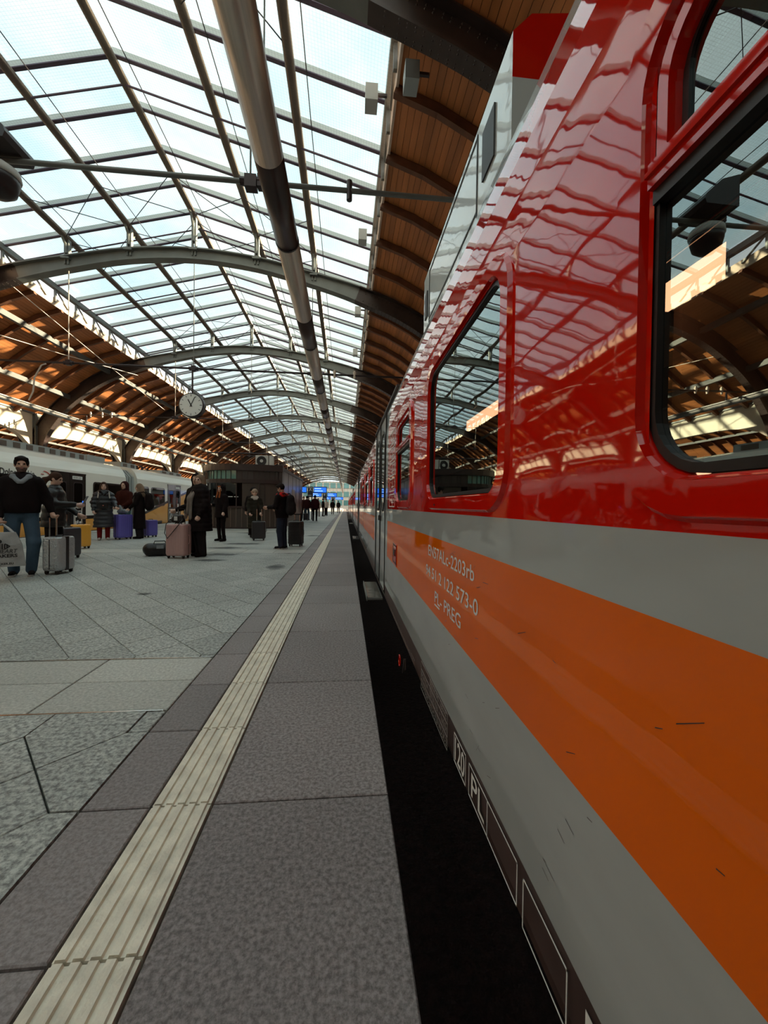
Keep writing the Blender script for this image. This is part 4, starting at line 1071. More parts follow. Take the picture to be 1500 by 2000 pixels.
# ================================================================== PEOPLE
# bodies and clothes are grown as smooth blended volumes and skinned with a surface net
def surface_net(vol, org, h):
    nx, ny, nz_ = vol.shape
    ins = vol < 0
    acc = np.zeros((nx - 1, ny - 1, nz_ - 1, 3), np.float32); cnt = np.zeros((nx - 1, ny - 1, nz_ - 1), np.float32)
    cor = [(i, j, k) for i in (0, 1) for j in (0, 1) for k in (0, 1)]
    def sl(c): return (slice(c[0], nx - 1 + c[0]), slice(c[1], ny - 1 + c[1]), slice(c[2], nz_ - 1 + c[2]))
    for a in cor:
        for ax in range(3):
            if a[ax]: continue
            c = list(a); c[ax] = 1; c = tuple(c)
            va, vb = vol[sl(a)], vol[sl(c)]; cr = (va < 0) != (vb < 0)
            if not cr.any(): continue
            t_ = va[cr] / (va[cr] - vb[cr]); p = np.tile(np.array(a, np.float32), (t_.size, 1)); p[:, ax] += t_
            acc[cr] += p; cnt[cr] += 1
    act = cnt > 0
    idx = -np.ones(act.shape, np.int64); ii = np.argwhere(act); idx[act] = np.arange(len(ii))
    verts = (ii + acc[act] / cnt[act][:, None]) * h + np.array(org)
    faces = []
    for ax in range(3):
        o1, o2 = [(1, 2), (2, 0), (0, 1)][ax]
        s0 = [slice(1, n_ - 1) for n_ in (nx, ny, nz_)]; s0[ax] = slice(0, vol.shape[ax] - 1); s1 = list(s0); s1[ax] = slice(1, vol.shape[ax])
        A = ins[tuple(s0)]; B = ins[tuple(s1)]; cr = A != B
        q = np.argwhere(cr)
        if not len(q): continue
        q = q + np.array([s.start for s in s0])
        fl_ = A[cr]
        def cell(d1, d2):
            c = q.copy(); c[:, o1] -= d1; c[:, o2] -= d2; return idx[c[:, 0], c[:, 1], c[:, 2]]
        f = np.stack([cell(1, 1), cell(0, 1), cell(0, 0), cell(1, 0)], 1)
        f[~fl_] = f[~fl_][:, ::-1]
        faces.append(f)
    return verts, np.concatenate(faces)
def volume_mesh(name, prims, h, mats, k=.03, quilt=None, paint=None):
    """prims: ('c', a, b, ra, rb[, flat]) tapered capsule (flat = depth/width ratio in y), ('e', centre, radii) ellipsoid, '-' prefix cuts away"""
    lo = np.full(3, 9.); hi = -lo
    boxes = []
    for p in prims:
        t_ = p[0].lstrip('-')
        if t_ == 'p': boxes.append((0, 0)); continue
        if t_ == 'c':
            r = max(p[3], p[4]); a = np.minimum(p[1], p[2]) - r; c = np.maximum(p[1], p[2]) + r
        else:
            a = np.array(p[1]) - np.array(p[2]); c = np.array(p[1]) + np.array(p[2])
        boxes.append((a, c))
        if p[0][0] != '-': lo = np.minimum(lo, a); hi = np.maximum(hi, c)
    mg = .05 + h * 2; lo = lo - mg; hi = hi + mg
    n_ = np.ceil((hi - lo) / h).astype(int) + 1
    vol = np.full(tuple(n_), 1.0, np.float32)
    ax = [lo[i] + h * np.arange(n_[i], dtype=np.float32) for i in range(3)]
    for p, (a, c) in zip(prims, boxes):
        if p[0] == '-p':
            vol = np.maximum(vol, (p[1] - ax[2])[None, None, :].astype(np.float32) * np.ones_like(vol)); continue
        i0 = np.maximum(((a - mg - lo) / h).astype(int), 0); i1 = np.minimum(((c + mg - lo) / h).astype(int) + 2, n_)
        if (i1 <= i0).any(): continue
        X, Y, Z = np.meshgrid(ax[0][i0[0]:i1[0]], ax[1][i0[1]:i1[1]], ax[2][i0[2]:i1[2]], indexing='ij')
        if p[0].lstrip('-') == 'c':
            A = np.array(p[1], np.float32); B = np.array(p[2], np.float32); fl_ = p[5] if len(p) > 5 else 1.0
            d = B - A; L2 = float(d @ d) + 1e-9
            t_ = np.clip(((X - A[0]) * d[0] + (Y - A[1]) * d[1] + (Z - A[2]) * d[2]) / L2, 0, 1)
            qx = X - A[0] - t_ * d[0]; qy = (Y - A[1] - t_ * d[1]) / fl_; qz = Z - A[2] - t_ * d[2]
            D = (np.sqrt(qx * qx + qy * qy + qz * qz) - (p[3] + (p[4] - p[3]) * t_)) * min(1.0, fl_ * 1.15)
        else:
            C = p[1]; rr = p[2]
            k0 = np.sqrt(((X - C[0]) / rr[0]) ** 2 + ((Y - C[1]) / rr[1]) ** 2 + ((Z - C[2]) / rr[2]) ** 2)
            D = (k0 - 1) * min(rr)
        sl = (slice(i0[0], i1[0]), slice(i0[1], i1[1]), slice(i0[2], i1[2])); V = vol[sl]
        if p[0][0] == '-': V = np.maximum(V, -D)
        else:
            hh = np.clip(.5 + .5 * (V - D) / k, 0, 1); V = V * (1 - hh) + D * hh - k * hh * (1 - hh)
        vol[sl] = V
    if quilt: vol = vol - (quilt[1] * np.abs(np.sin(PI * ax[2] / quilt[0])))[None, None, :].astype(np.float32) + quilt[1] * .5
    v_, f_ = surface_net(vol, lo, h)
    me = bpy.data.meshes.new(name)
    me.vertices.add(len(v_)); me.vertices.foreach_set('co', v_.astype(np.float32).ravel())
    me.loops.add(len(f_) * 4); me.loops.foreach_set('vertex_index', f_.ravel().astype(np.int32))
    me.polygons.add(len(f_)); me.polygons.foreach_set('loop_start', np.arange(0, len(f_) * 4, 4, dtype=np.int32))
    for q in mats: me.materials.append(MATS[q])
    if paint:
        cen = v_[f_].mean(1); me.polygons.foreach_set('material_index', paint(cen).astype(np.int32))
    me.polygons.foreach_set('use_smooth', [True] * len(f_))
    me.update(calc_edges=True); me.validate()
    return me
mat('skin', (.46, .26, .18), .55); mat('skin_pale', (.58, .36, .27), .55); mat('lips', (.30, .11, .09), .5); mat('eye', (.02, .014, .012), .2); mat('stubble', (.10, .055, .04), .7)
for nm, c in dict(cloth_black=(.014, .009, .009), cloth_char=(.022, .018, .019), jeans=(.075, .12, .17), jeans_dark=(.030, .035, .055), puffer_grey=(.035, .036, .042), cloth_brown=(.060, .014, .010), cloth_red=(.20, .016, .014), cloth_green=(.032, .028, .020), scarf_grey=(.23, .19, .165), scarf_light=(.55, .48, .42), hood_grey=(.30, .32, .34), hair_dark=(.018, .012, .010), hair_brown=(.07, .036, .024), hair_blond=(.30, .20, .135), hair_ginger=(.36, .10, .03), shoe_black=(.012, .009, .009), shoe_white=(.50, .46, .42), hat_beige=(.45, .34, .25), collar_red=(.62, .02, .015), leather=(.018, .014, .014), cloth_maroon=(.045, .010, .012), cloth_teal=(.10, .22, .24), fur=(.50, .40, .30), bag_white=(.50, .48, .46), plastic_dark=(.02, .016, .016), cloth_greige=(.16, .13, .115)).items():
    mat(nm, tuple(q * .75 for q in c), .35 if nm in ('leather', 'puffer_grey') else .8, spec=.35 if nm in ('leather', 'puffer_grey') else .08, bump=(9, .75, (1, 1, .8), 3), noise=(5, .2))
def hand_prims(w, e, side, curl=.5, spread=1.0):
    """palm and five fingers continuing the forearm direction e->w"""
    w = np.array(w, float); d = w - np.array(e, float); d /= np.linalg.norm(d)
    ref = np.array([0, 1, 0.]) if abs(d[1]) < .8 else np.array([0, 0, 1.])
    sidev = np.cross(d, ref); sidev /= np.linalg.norm(sidev); nrm = np.cross(sidev, d)
    if side < 0: sidev = -sidev
    out = [('c', w, w + d * .075, .026, .034)]
    pb = w + d * .085
    for i, (off, ln) in enumerate(((-.028, .060), (-.010, .072), (.009, .068), (.027, .052))):
        b0 = pb + nrm * off; c1 = d * math.cos(curl) + sidev * math.sin(curl) * -side; c2 = d * math.cos(curl * 2.3) + sidev * math.sin(curl * 2.3) * -side
        k1 = b0 + c1 * ln * .55; out += [('c', b0 - d * .02, k1, .0105, .0098), ('c', k1, k1 + c2 * ln * .6, .0098, .008)]
    t0 = w + d * .03 + nrm * -.03; t1 = t0 + (d * .7 - nrm * .5) * .035 - sidev * side * .01; out += [('c', t0, t1, .013, .011), ('c', t1, t1 + d * .032 - sidev * side * .01, .011, .009)]
    return out
def person(label, loc, face, H, arms, clothes, group, res=.012, legs=None, hair='short', head_turn=0.0, head_tilt=0.0, bulk=1.0, skin='skin_pale', lean=0.0, beard=False, simple=False):
    """local axes: +y is where the chest points, +x the person's right-hand side; face = world heading of the chest in degrees (0 = away from camera, +Y)."""
    root = empty('person', (loc[0], loc[1], 0), -math.radians(face), label=label, category='person', group=group)
    s = H / 1.75; V = lambda x, y, z: np.array((x * s, y * s, z * s))
    hip = .93; sh = 1.43
    ly = lean
    leg = legs or {1: ((.095, 0, .90), (.10, .02, .49), (.10, -.02, .085)), -1: ((-.095, 0, .90), (-.10, .02, .49), (-.10, -.02, .085))}
    A = {}
    for sd in (1, -1):
        e, w = arms[sd]; A[sd] = (V(sd * .175, ly, sh - .045), V(*e), V(*w))
    tr = np.array((math.sin(head_turn), math.cos(head_turn), 0)); rt = np.array((math.cos(head_turn), -math.sin(head_turn), 0))
    hc = V(0, .02 + ly * 1.1, 1.635) + np.array((0, 0, 0)); up = np.array((0, 0, 1.)) ; fw = tr * math.cos(head_tilt) - up * math.sin(head_tilt); upv = up * math.cos(head_tilt) + tr * math.sin(head_tilt)
    Hd = lambda x, y, z: hc + (rt * x + fw * y + upv * z) * s
    body = [('c', V(0, ly, 1.05), V(0, ly, 1.30), .12 * s, .13 * s, .75), ('c', V(0, 0, .93), V(0, 0, 1.02), .125 * s, .12 * s, .8), ('c', V(-.12, ly, 1.365), V(.12, ly, 1.365), .055 * s, .055 * s), ('c', V(0, ly, 1.40), Hd(0, -.01, -.08), .055 * s, .052 * s)]
    for sd in (1, -1):
        a, e, w = A[sd]; body += [('c', a, e, .046 * s, .036 * s), ('c', e, w, .036 * s, .025 * s)] + hand_prims(w, e, sd, arms.get('curl', .55))
        p, q, r = [V(*z) for z in leg[sd]]; body += [('c', p, q, .072 * s, .048 * s), ('c', q, r, .046 * s, .033 * s)]
    head = [('e', Hd(0, -.012, .028), (.076 * s, .094 * s, .098 * s)), ('c', Hd(0, .028, -.02), Hd(0, .050, -.075), .058 * s, .034 * s), ('c', Hd(-.03, .02, -.05), Hd(.03, .02, -.05), .035 * s, .035 * s), ('c', Hd(0, .082, .02), Hd(0, .104, -.018), .010 * s, .015 * s), ('c', Hd(-.03, .076, .034), Hd(.03, .076, .034), .012 * s, .012 * s), ('c', Hd(-.016, .084, -.05), Hd(.016, .084, -.05), .009 * s, .009 * s), ('e', Hd(.076, -.01, 0), (.012, .02, .03)), ('e', Hd(-.076, -.01, 0), (.012, .02, .03))]
    eyes = [Hd(.030, .080, .014), Hd(-.030, .080, .014)]; mouth = Hd(0, .088, -.05); jaw = Hd(0, .045, -.065)
    def paint(c):
        o = np.zeros(len(c), int)
        if beard:
            l = (c - hc) @ fw; z = (c - hc) @ upv; o[(z < -.035 * s) & (z > -.13 * s) & (l > -.005)] = 3
        for e in eyes: o[np.linalg.norm((c - e) * np.array((.8, .8, 1.25)), axis=1) < .015 * s] = 2
        o[np.linalg.norm((c - mouth) * np.array((.55, .55, 1.6)), axis=1) < .013 * s] = 1
        return o
    me = volume_mesh('body', body + head, res, [skin, 'lips', 'eye', 'stubble'], k=.016, paint=paint); inst('body', me, root)
    # clothes
    for cl in clothes:
        kind = cl[0]; mt = cl[1]
        pr = []; q = None; nm = kind; bk = bulk
        if kind in ('jacket', 'coat', 'long_coat'):
            hem = {'jacket': .90, 'coat': .72, 'long_coat': .42}[kind]
            if len(cl) > 2: hem = cl[2]
            q = cl[3] if len(cl) > 3 else None
            pr = [('c', V(0, ly * .5, 1.02), V(0, ly, 1.34), .185 * s * bk, .175 * s * bk, .72), ('c', V(-.13, ly, 1.365), V(.13, ly, 1.365), .078 * s, .078 * s), ('c', V(0, ly, 1.39), V(0, ly + .01, 1.445), .085 * s, .066 * s)]
            pr += [('c', V(0, 0, hem + .11), V(0, ly * .5, 1.05), (.20 if kind != 'jacket' else .178) * s * bk, .185 * s * bk, .76 if kind != 'jacket' else .72)]
            if kind != 'jacket': pr[-1] = ('c', V(0, 0, hem - .05), V(0, ly * .5, 1.05), (.215 if kind == 'coat' else .225) * s * bk, .185 * s * bk, .78)
            else: pr[-1] = ('c', V(0, 0, hem - .02), V(0, ly * .5, 1.05), .172 * s * bk, .180 * s * bk, .74)
            pr += [('-p', hem * s)]
            for sd in (1, -1):
                a, e, w = A[sd]; f = w + (e - w) * .06; pr += [('c', a, e, .080 * s * (bk * .5 + .5), .066 * s * (bk * .5 + .5)), ('c', e, f, .064 * s * (bk * .5 + .5), .047 * s)]
            kk = .035
            me = volume_mesh(kind, pr, res, [mt], k=kk, quilt=q)
        elif kind == 'trousers':
            fl_ = cl[2] if len(cl) > 2 else 1.0
            pr = [('c', V(-.05, 0, .95), V(.05, 0, .95), .125 * s * bk, .125 * s * bk, .8)]
            for sd in (1, -1):
                p, c_, r = [V(*z) for z in leg[sd]]; pr += [('c', p, c_, .098 * s, .074 * s * fl_), ('c', c_, r + V(0, 0, .0), .074 * s * fl_, .060 * s * fl_)]
            me = volume_mesh(kind, pr, res, [mt], k=.03)
        elif kind in ('shoe', 'boot'):
            for sd in (1, -1):
                r = V(*leg[sd][2]); r0_ = np.array((r[0], r[1], 0)); lift = max(0, r[2] - .085 * s)
                z0 = np.array((0, 0, lift))
                pr = [('c', r0_ + z0 + V(0, -.035, .048), r0_ + z0 + V(sd * .015, .14, .036), .042, .036), ('c', r0_ + z0 + V(0, -.02, .05), r0_ + z0 + V(0, .0, .16 if kind == 'boot' else .095), .048, .056 if kind == 'boot' else .044), ('-c', r0_ + z0 + V(0, -.3, -.098), r0_ + z0 + V(0, .4, -.098), .10, .10)]
                me = volume_mesh(kind, pr, min(res, .010), [mt], k=.02); o = inst(kind, me, root)
                if len(cl) > 2:
                    so = r0_ + z0; m_ = MB(); ol = [(so[0] + x * .8, so[1] + y) for x, y in rrect(.088, .285, .042, 4, sd * .008, .055)]
                    m_.loft([[(x, y, lift) for x, y in ol], [(x, y, lift + .026) for x, y in ol]]); m_.obj('sole', cl[2], o)
            continue
        elif kind == 'scarf':
            pr = [('c', V(-.06, ly + .02, 1.45), V(.06, ly + .02, 1.45), .085 * s, .085 * s), ('c', V(-.05, ly + .09, 1.41), V(.02, ly + .10, 1.41), .05 * s, .05 * s)]
            for dx, zb in (cl[2] if len(cl) > 2 else ()): pr += [('c', V(dx * .5, ly + .12, 1.42), V(dx * .8, ly + .15 * bk, 1.25), .055, .055, .6), ('c', V(dx * .8, ly + .15 * bk, 1.25), V(dx, ly + .165 * bk, zb), .055, .06, .5)]
            me = volume_mesh(kind, pr, res, [mt], k=.03)
        elif kind == 'collar':
            pr = [('c', V(-.07, ly - .035, 1.48), V(.07, ly - .035, 1.48), .056 * s, .056 * s)]; pr += [q_ for sd in (1, -1) for q_ in (('c', V(sd * .09, ly - .02, 1.475), V(sd * .085, ly + .07, 1.46), .042 * s, .04 * s), ('c', V(sd * .085, ly + .07, 1.46), V(sd * .018, ly + .145, 1.385), .04 * s, .03 * s))]; me = volume_mesh(kind, pr, res, [mt], k=.02)
        elif kind == 'hood_down':
            pr = [('c', V(-.09, ly - .07, 1.45), V(.09, ly - .07, 1.45), .068 * s, .068 * s), ('c', V(-.12, ly - .05, 1.45), V(-.13, ly + .06, 1.40), .052 * s, .03 * s), ('c', V(.12, ly - .05, 1.45), V(.13, ly + .06, 1.40), .052 * s, .03 * s)]; me = volume_mesh(kind, pr, res, [mt], k=.03)
        inst(nm, me, root)
    # hair / headwear
    spec = hair if isinstance(hair, tuple) else (hair, 'hair_dark')
    hk, hm = spec[0], spec[1]
    skull = ('e', Hd(0, -.018, .038), (.088 * s, .104 * s, .104 * s))
    cut = ('-e', Hd(0, .105, -.035), (.075 * s, .085 * s, .105 * s))
    low = ('-e', Hd(0, .06, -.16), (.14 * s, .16 * s, .13 * s))
    if hk == 'short': pr = [skull, ('c', Hd(-.05, .055, .085), Hd(.05, .06, .085), .03 * s, .03 * s), cut, low]
    elif hk == 'ponytail': pr = [skull, cut, ('-e', Hd(0, .07, -.15), (.13, .14, .12)), ('c', Hd(0, -.10, .0), Hd(0, -.17, -.06), .04 * s, .05 * s), ('c', Hd(0, -.17, -.06), Hd(0, -.16, -.20), .05 * s, .03 * s)]
    elif hk == 'long': pr = [skull, ('c', Hd(.068, -.02, .0), Hd(.085, .02, -.22), .04 * s, .045 * s), ('c', Hd(-.068, -.02, .0), Hd(-.085, .02, -.22), .04 * s, .045 * s), ('c', Hd(0, -.07, .0), Hd(0, -.09, -.24), .08 * s, .09 * s), cut]
    elif hk == 'hood': pr = [('e', Hd(0, -.03, .02), (.118 * s, .128 * s, .140 * s)), ('c', Hd(0, -.05, -.08), Hd(0, -.05, -.20), .11 * s, .12 * s), ('-e', Hd(0, .115, -.02), (.078 * s, .12 * s, .112 * s)), ('-e', Hd(0, .02, 0), (.085 * s, .10 * s, .11 * s))]
    elif hk == 'beanie': pr = [('e', Hd(0, -.012, .075), (.096 * s, .110 * s, .085 * s)), ('c', Hd(-.06, .05, .05), Hd(.06, .05, .05), .035 * s, .035 * s), ('c', Hd(-.07, -.03, .04), Hd(.07, -.03, .04), .05 * s, .05 * s)]
    else: pr = [skull, cut]
    inst({'hood': 'hood', 'beanie': 'knit_hat'}.get(hk, 'hair'), volume_mesh('hair', pr, res, [hm], k=.02), root)
    if hk == 'hood' and len(spec) > 2: inst('hair', volume_mesh('hair', [('c', Hd(.05, .06, -.02), Hd(.06, .10, -.26), .018, .03), ('c', Hd(-.05, .06, -.02), Hd(-.06, .10, -.26), .018, .03), ('c', Hd(-.05, .07, .07), Hd(.05, .07, .07), .02, .02)], res, [spec[2]], k=.02), root)
    return root
def world_pt(loc, face, p):
    a = -math.radians(face); c, s_ = math.cos(a), math.sin(a)
    return (loc[0] + c * p[0] - s_ * p[1], loc[1] + s_ * p[0] + c * p[1], p[2])
DOWN = lambda sd, y=.02: ((sd * .235, y, 1.16), (sd * .245, y + .05, .90))
GL, GM, GF = 'travellers waiting on the left with suitcases', 'travellers waiting beside the kiosk', 'walkers farther along the platform'
# 1 man with shopping bag: chest towards camera and a little right
P1 = (-4.75, 6.37); F1 = 150
person('dark-haired bearded man in black hooded jacket and jeans holding a white shopping bag', P1, F1, 1.74, {1: ((.255, .03, 1.12), (.215, .17, .87)), -1: ((-.285, -.03, 1.14), (-.345, .05, .95)), 'curl': .95},
       [('trousers', 'jeans', 1.12), ('jacket', 'cloth_black', .93), ('hood_down', 'cloth_black'), ('collar', 'hood_grey'), ('shoe', 'shoe_black', 'shoe_white')], GL, res=.0095, legs={1: ((.095, 0, .90), (.11, .05, .49), (.09, -.04, .085)), -1: ((-.095, 0, .90), (-.14, .04, .49), (-.11, .02, .085))}, hair=('short', 'hair_dark'), head_turn=-.12, bulk=1.16, skin='skin', beard=True)
# 2 woman looking at phone, facing right
P2 = (-4.98, 7.35); F2 = 80
person('woman with brown ponytail in black leather puffer jacket looking at her phone', P2, F2, 1.58, {1: ((.24, .10, 1.16), (.10, .40, 1.16)), -1: ((-.22, .06, 1.15), (-.14, .34, .98)), 'curl': .6},
       [('trousers', 'cloth_black', 1.35), ('coat', 'leather', .74, (.13, .012)), ('hood_down', 'fur'), ('boot', 'shoe_black')], GL, res=.0105, hair=('ponytail', 'hair_brown'), head_tilt=.28, bulk=1.15, lean=.02)
# 3 woman in long grey puffer, 4 brown jacket, 5 black coat
P3 = (-6.95, 12.25); F3 = 150
person('woman in long charcoal puffer coat, dark red trousers and white sneakers', P3, F3, 1.66, {1: ((.26, .02, 1.15), (.25, .10, .92)), -1: ((-.26, .08, 1.16), (-.30, .34, 1.02)), 'curl': .8},
       [('trousers', 'cloth_red'), ('long_coat', 'puffer_grey', .40, (.115, .018)), ('collar', 'cloth_black'), ('shoe', 'shoe_white')], GL, hair=('long', 'hair_brown'), bulk=1.18)
P4 = (-6.85, 13.15); F4 = 188
person('woman in brown jacket with dark maroon hood up, behind the big purple suitcase', P4, F4, 1.72, {1: ((.25, .04, 1.14), (.16, .24, .98)), -1: ((-.25, .04, 1.14), (-.12, .26, 1.00)), 'curl': .8},
       [('trousers', 'cloth_teal'), ('jacket', 'cloth_brown', .86), ('shoe', 'shoe_black')], GL, hair=('hood', 'cloth_maroon'), bulk=1.12)
P5 = (-6.25, 12.83); F5 = 262
person('blond woman in long black coat with scarf, facing left, black backpack on', P5, F5, 1.66, {1: ((.21, -.02, 1.15), (.20, .12, .92)), -1: ((-.21, .04, 1.15), (-.20, .22, .98)), 'curl': .8},
       [('trousers', 'cloth_char', 1.3), ('long_coat', 'cloth_black', .32), ('scarf', 'scarf_grey', ((.06, .92), (-.05, .55))), ('boot', 'shoe_black')], GL, hair=('long', 'hair_blond'))
# 6 woman with grey scarf and man in hood behind her
P6 = (-2.99, 8.60); F6 = 232
person('blond woman in wide black quilted coat and grey scarf holding the pink suitcase', P6, F6, 1.68, {1: ((.27, .06, 1.12), (.30, .40, 1.00)), -1: ((-.26, .0, 1.13), (-.25, .12, .90)), 'curl': .9},
       [('trousers', 'cloth_char', 1.25), ('coat', 'cloth_black', .56, (.10, .010)), ('scarf', 'scarf_grey', ((-.08, .85), (.10, .95))), ('boot', 'shoe_black')], GM, res=.0105, hair=('long', 'hair_blond'), head_turn=-.55, bulk=1.42)
P7 = (-3.25, 9.12); F7 = 205
person('man with black hood up half hidden behind the woman in the grey scarf', P7, F7, 1.72, {1: DOWN(1), -1: DOWN(-1), 'curl': .5}, [('trousers', 'cloth_black', 1.2), ('jacket', 'cloth_black', .84), ('boot', 'shoe_black')], GM, hair=('hood', 'cloth_black'), bulk=1.15, skin='skin', head_turn=-.3)
P8 = (-3.62, 12.1); F8 = 215
person('ginger-haired girl in black hooded coat standing before the kiosk windows', P8, F8, 1.64, {1: ((.22, .06, 1.14), (.12, .28, 1.14)), -1: ((-.22, .0, 1.14), (-.25, .12, .92)), 'curl': .8},
       [('trousers', 'cloth_black', .85), ('coat', 'cloth_black', .74), ('boot', 'shoe_black')], GM, hair=('hood', 'cloth_black', 'hair_ginger'), bulk=1.1)
P9 = (-2.98, 13.5); F9 = 165
person('woman in beige knit hat and long dark green coat behind a black trolley case', P9, F9, 1.57, {1: ((.23, .06, 1.12), (.18, .26, .90)), -1: ((-.24, .05, 1.13), (-.20, .24, .92)), 'curl': .9},
       [('trousers', 'cloth_black'), ('long_coat', 'cloth_green', .34, (.12, .010)), ('scarf', 'scarf_light'), ('boot', 'shoe_black')], GM, hair=('beanie', 'hat_beige'), bulk=1.08)
P10 = (-3.28, 14.6); F10 = 175
person('person in black cap and dark clothes in the shadow by the kiosk window', P10, F10, 1.66, {1: DOWN(1), -1: DOWN(-1), 'curl': .5}, [('trousers', 'cloth_black'), ('jacket', 'cloth_black', .84), ('boot', 'shoe_black')], GM, hair=('beanie', 'cloth_black'), skin='skin')
P11 = (-1.56, 10.1); F11 = 292
person('man in black jacket with red collar and dark jeans, seen from the side', P11, F11, 1.60, {1: ((.24, .0, 1.14), (.20, .26, 1.08)), -1: ((-.24, .06, 1.14), (-.16, .34, 1.12)), 'curl': .8},
       [('trousers', 'jeans_dark', 1.12), ('jacket', 'cloth_black', .84), ('collar', 'collar_red'), ('hood_down', 'collar_red'), ('shoe', 'shoe_black', 'shoe_white')], GM, res=.0105, hair=('short', 'hair_dark'), head_tilt=.35, bulk=1.18, lean=.03, skin='skin')
# far walkers
P12 = (-2.06, 27.3)
WALK = {1: ((.095, 0, .90), (.10, .10, .50), (.10, .12, .085)), -1: ((-.095, 0, .90), (-.10, .02, .49), (-.10, -.14, .10))}
person('walker in maroon jacket and black trousers seen from behind, nearest of the far group', P12, 0, 1.74, {1: DOWN(1), -1: DOWN(-1), 'curl': .6}, [('trousers', 'cloth_black', .9), ('jacket', 'cloth_maroon', .86), ('shoe', 'shoe_black')], GF, res=.014, legs=WALK, bulk=1.25)
far_defs = [(-2.75, 29.0, 10, 'person in dark coat and light jeans just left of the maroon-jacketed walker', 'cloth_maroon', 'jeans'), (-3.25, 31.5, 170, 'person in red-brown coat standing under the sector sign', 'cloth_brown', 'cloth_black'), (-2.6, 38.5, 190, 'person in pale top standing past the sector sign', 'scarf_light', 'cloth_greige'), (-2.2, 39.5, 90, 'person in black standing between two pale-clad people', 'cloth_black', 'cloth_black'), (-2.0, 41.5, 200, 'person in light grey coat waiting under the second screens', 'scarf_light', 'cloth_black'), (-1.55, 48.0, 0, 'distant walker in black crossing the sunlit paving', 'cloth_black', 'cloth_greige'), (-1.0, 56.0, 10, 'farthest walker with a backpack on the sunlit paving', 'cloth_char', 'cloth_greige')]
for (x, y, f, lab, top_, tro) in far_defs:
    person(lab, (x, y), f, 1.72, {1: DOWN(1), -1: DOWN(-1), 'curl': .6}, [('trousers', tro), ('jacket', top_, .84), ('shoe', 'shoe_black')], GF, res=.022, legs=WALK if f in (0, 10) else None, bulk=1.15)

# ================================================================== LUGGAGE AND THINGS CARRIED
for nm, c, r, mtl_ in (('case_silver', (.46, .47, .48), .32, .5), ('case_pink', (.46, .27, .25), .4, .1), ('case_purple', (.12, .10, .42), .3, .1), ('case_purple_dark', (.05, .022, .05), .4, .0), ('case_yellow', (.78, .36, .04), .35, .0), ('case_grey', (.045, .038, .045), .4, .1), ('case_black', (.014, .010, .012), .45, .0)):
    mat(nm, c, r, mtl_, coat=.25, bump=(34, .9, (1, 1, 1), 1) if nm == 'case_silver' else None, coords='obj')
def suitcase(label, loc, rot, w, d, h, mtl, handle, ribs='v', grp='suitcases standing on the platform', tubes='chrome', wheel='rubber', grip_mat='plastic_dark', hoff=0.0):
    r = empty('suitcase', (loc[0], loc[1], 0), math.radians(rot), label=label, category='suitcase', group=grp)
    wz_ = .055; n_ = 5
    base = rrect(w, d, min(w, d) * .22, n_)
    if ribs == 'v':                                  # fluted plan outline
        o = []
        dense = []
        for (a, c) in zip(base, base[1:] + base[:1]):
            L_ = math.hypot(c[0] - a[0], c[1] - a[1]); k_ = max(1, int(L_ / .014))
            for i in range(k_): dense.append((a[0] + (c[0] - a[0]) * i / k_, a[1] + (c[1] - a[1]) * i / k_))
        for i, p in enumerate(dense):
            f = 1 - .024 * (0.5 + .5 * math.cos(2 * PI * i / 4.0)); o.append((p[0] * f, p[1] * f))
    else: o = base
    secs = []
    hh = h - wz_
    prof = [(.86, 0), (.95, .012), (1, .045), (1, hh - .05), (.96, hh - .014), (.87, hh)]
    if ribs == 'h':
        prof = [(.86, 0), (.97, .02)] + [(1.0 - (.025 if i % 2 else 0), .05 + (hh - .1) * i / 14) for i in range(15)] + [(.96, hh - .016), (.87, hh)]
    for f, z in prof: secs.append([(x * f, y * f, wz_ + z) for x, y in o])
    sh_ = MB().loft(secs).obj('shell', mtl, r)
    MB().box(-w * .5 - .003, w * .5 + .003, -.006, .006, wz_ + .03, wz_ + hh - .03).obj('zip_seam', 'rubber', sh_)
    for sx_ in (-1, 1):
        for sy_ in (-1, 1):
            wh = MB().tube([(sx_ * w * .36 - .012, sy_ * d * .3, .025), (sx_ * w * .36 + .012, sy_ * d * .3, .025)], .025, 10); wh.box(sx_ * w * .36 - .02, sx_ * w * .36 + .02, sy_ * d * .3 - .02, sy_ * d * .3 + .02, .03, .062)
            wh.obj('wheel', wheel, r)
    if handle:
        hm = MB(); yb_ = d * .36
        for sx_ in (-.07, .07): hm.tube([(hoff + sx_, yb_, wz_ + hh - .05), (hoff + sx_, yb_, handle)], .010, 8)
        ho = hm.obj('handle', tubes, r); MB().tube([(hoff - .085, yb_, handle), (hoff + .085, yb_, handle)], .014, 8).obj('grip', grip_mat, ho)
    MB().tube([(-.07, -d * .02, wz_ + hh), (-.06, -d * .02, wz_ + hh + .022), (.06, -d * .02, wz_ + hh + .022), (.07, -d * .02, wz_ + hh)], .009, 6).obj('carry_handle', 'rubber', r)
    MB().tube([(w * .5, 0, wz_ + hh * .38), (w * .5 + .02, 0, wz_ + hh * .42), (w * .5 + .02, 0, wz_ + hh * .62), (w * .5, 0, wz_ + hh * .66)], .009, 6).obj('side_handle', mtl, r)
    return r
s1 = suitcase('silver faceted suitcase with a black strap, gripped by the bearded man', (-4.37, 6.57), 87, .38, .25, .56, 'case_silver', .865, None)
MB().box(-.03, .03, -.1275, .1275, .05, .566).obj('strap', 'rubber', s1)
suitcase('dark grey hard suitcase in front of the woman with the phone', (-5.33, 8.25), 80, .40, .26, .60, 'case_grey', .86, None)
suitcase('bright yellow ribbed suitcase with pale raised handle', (-6.18, 10.0), 60, .36, .25, .57, 'case_yellow', .97, 'v', tubes='white_box', grip_mat='white_box')
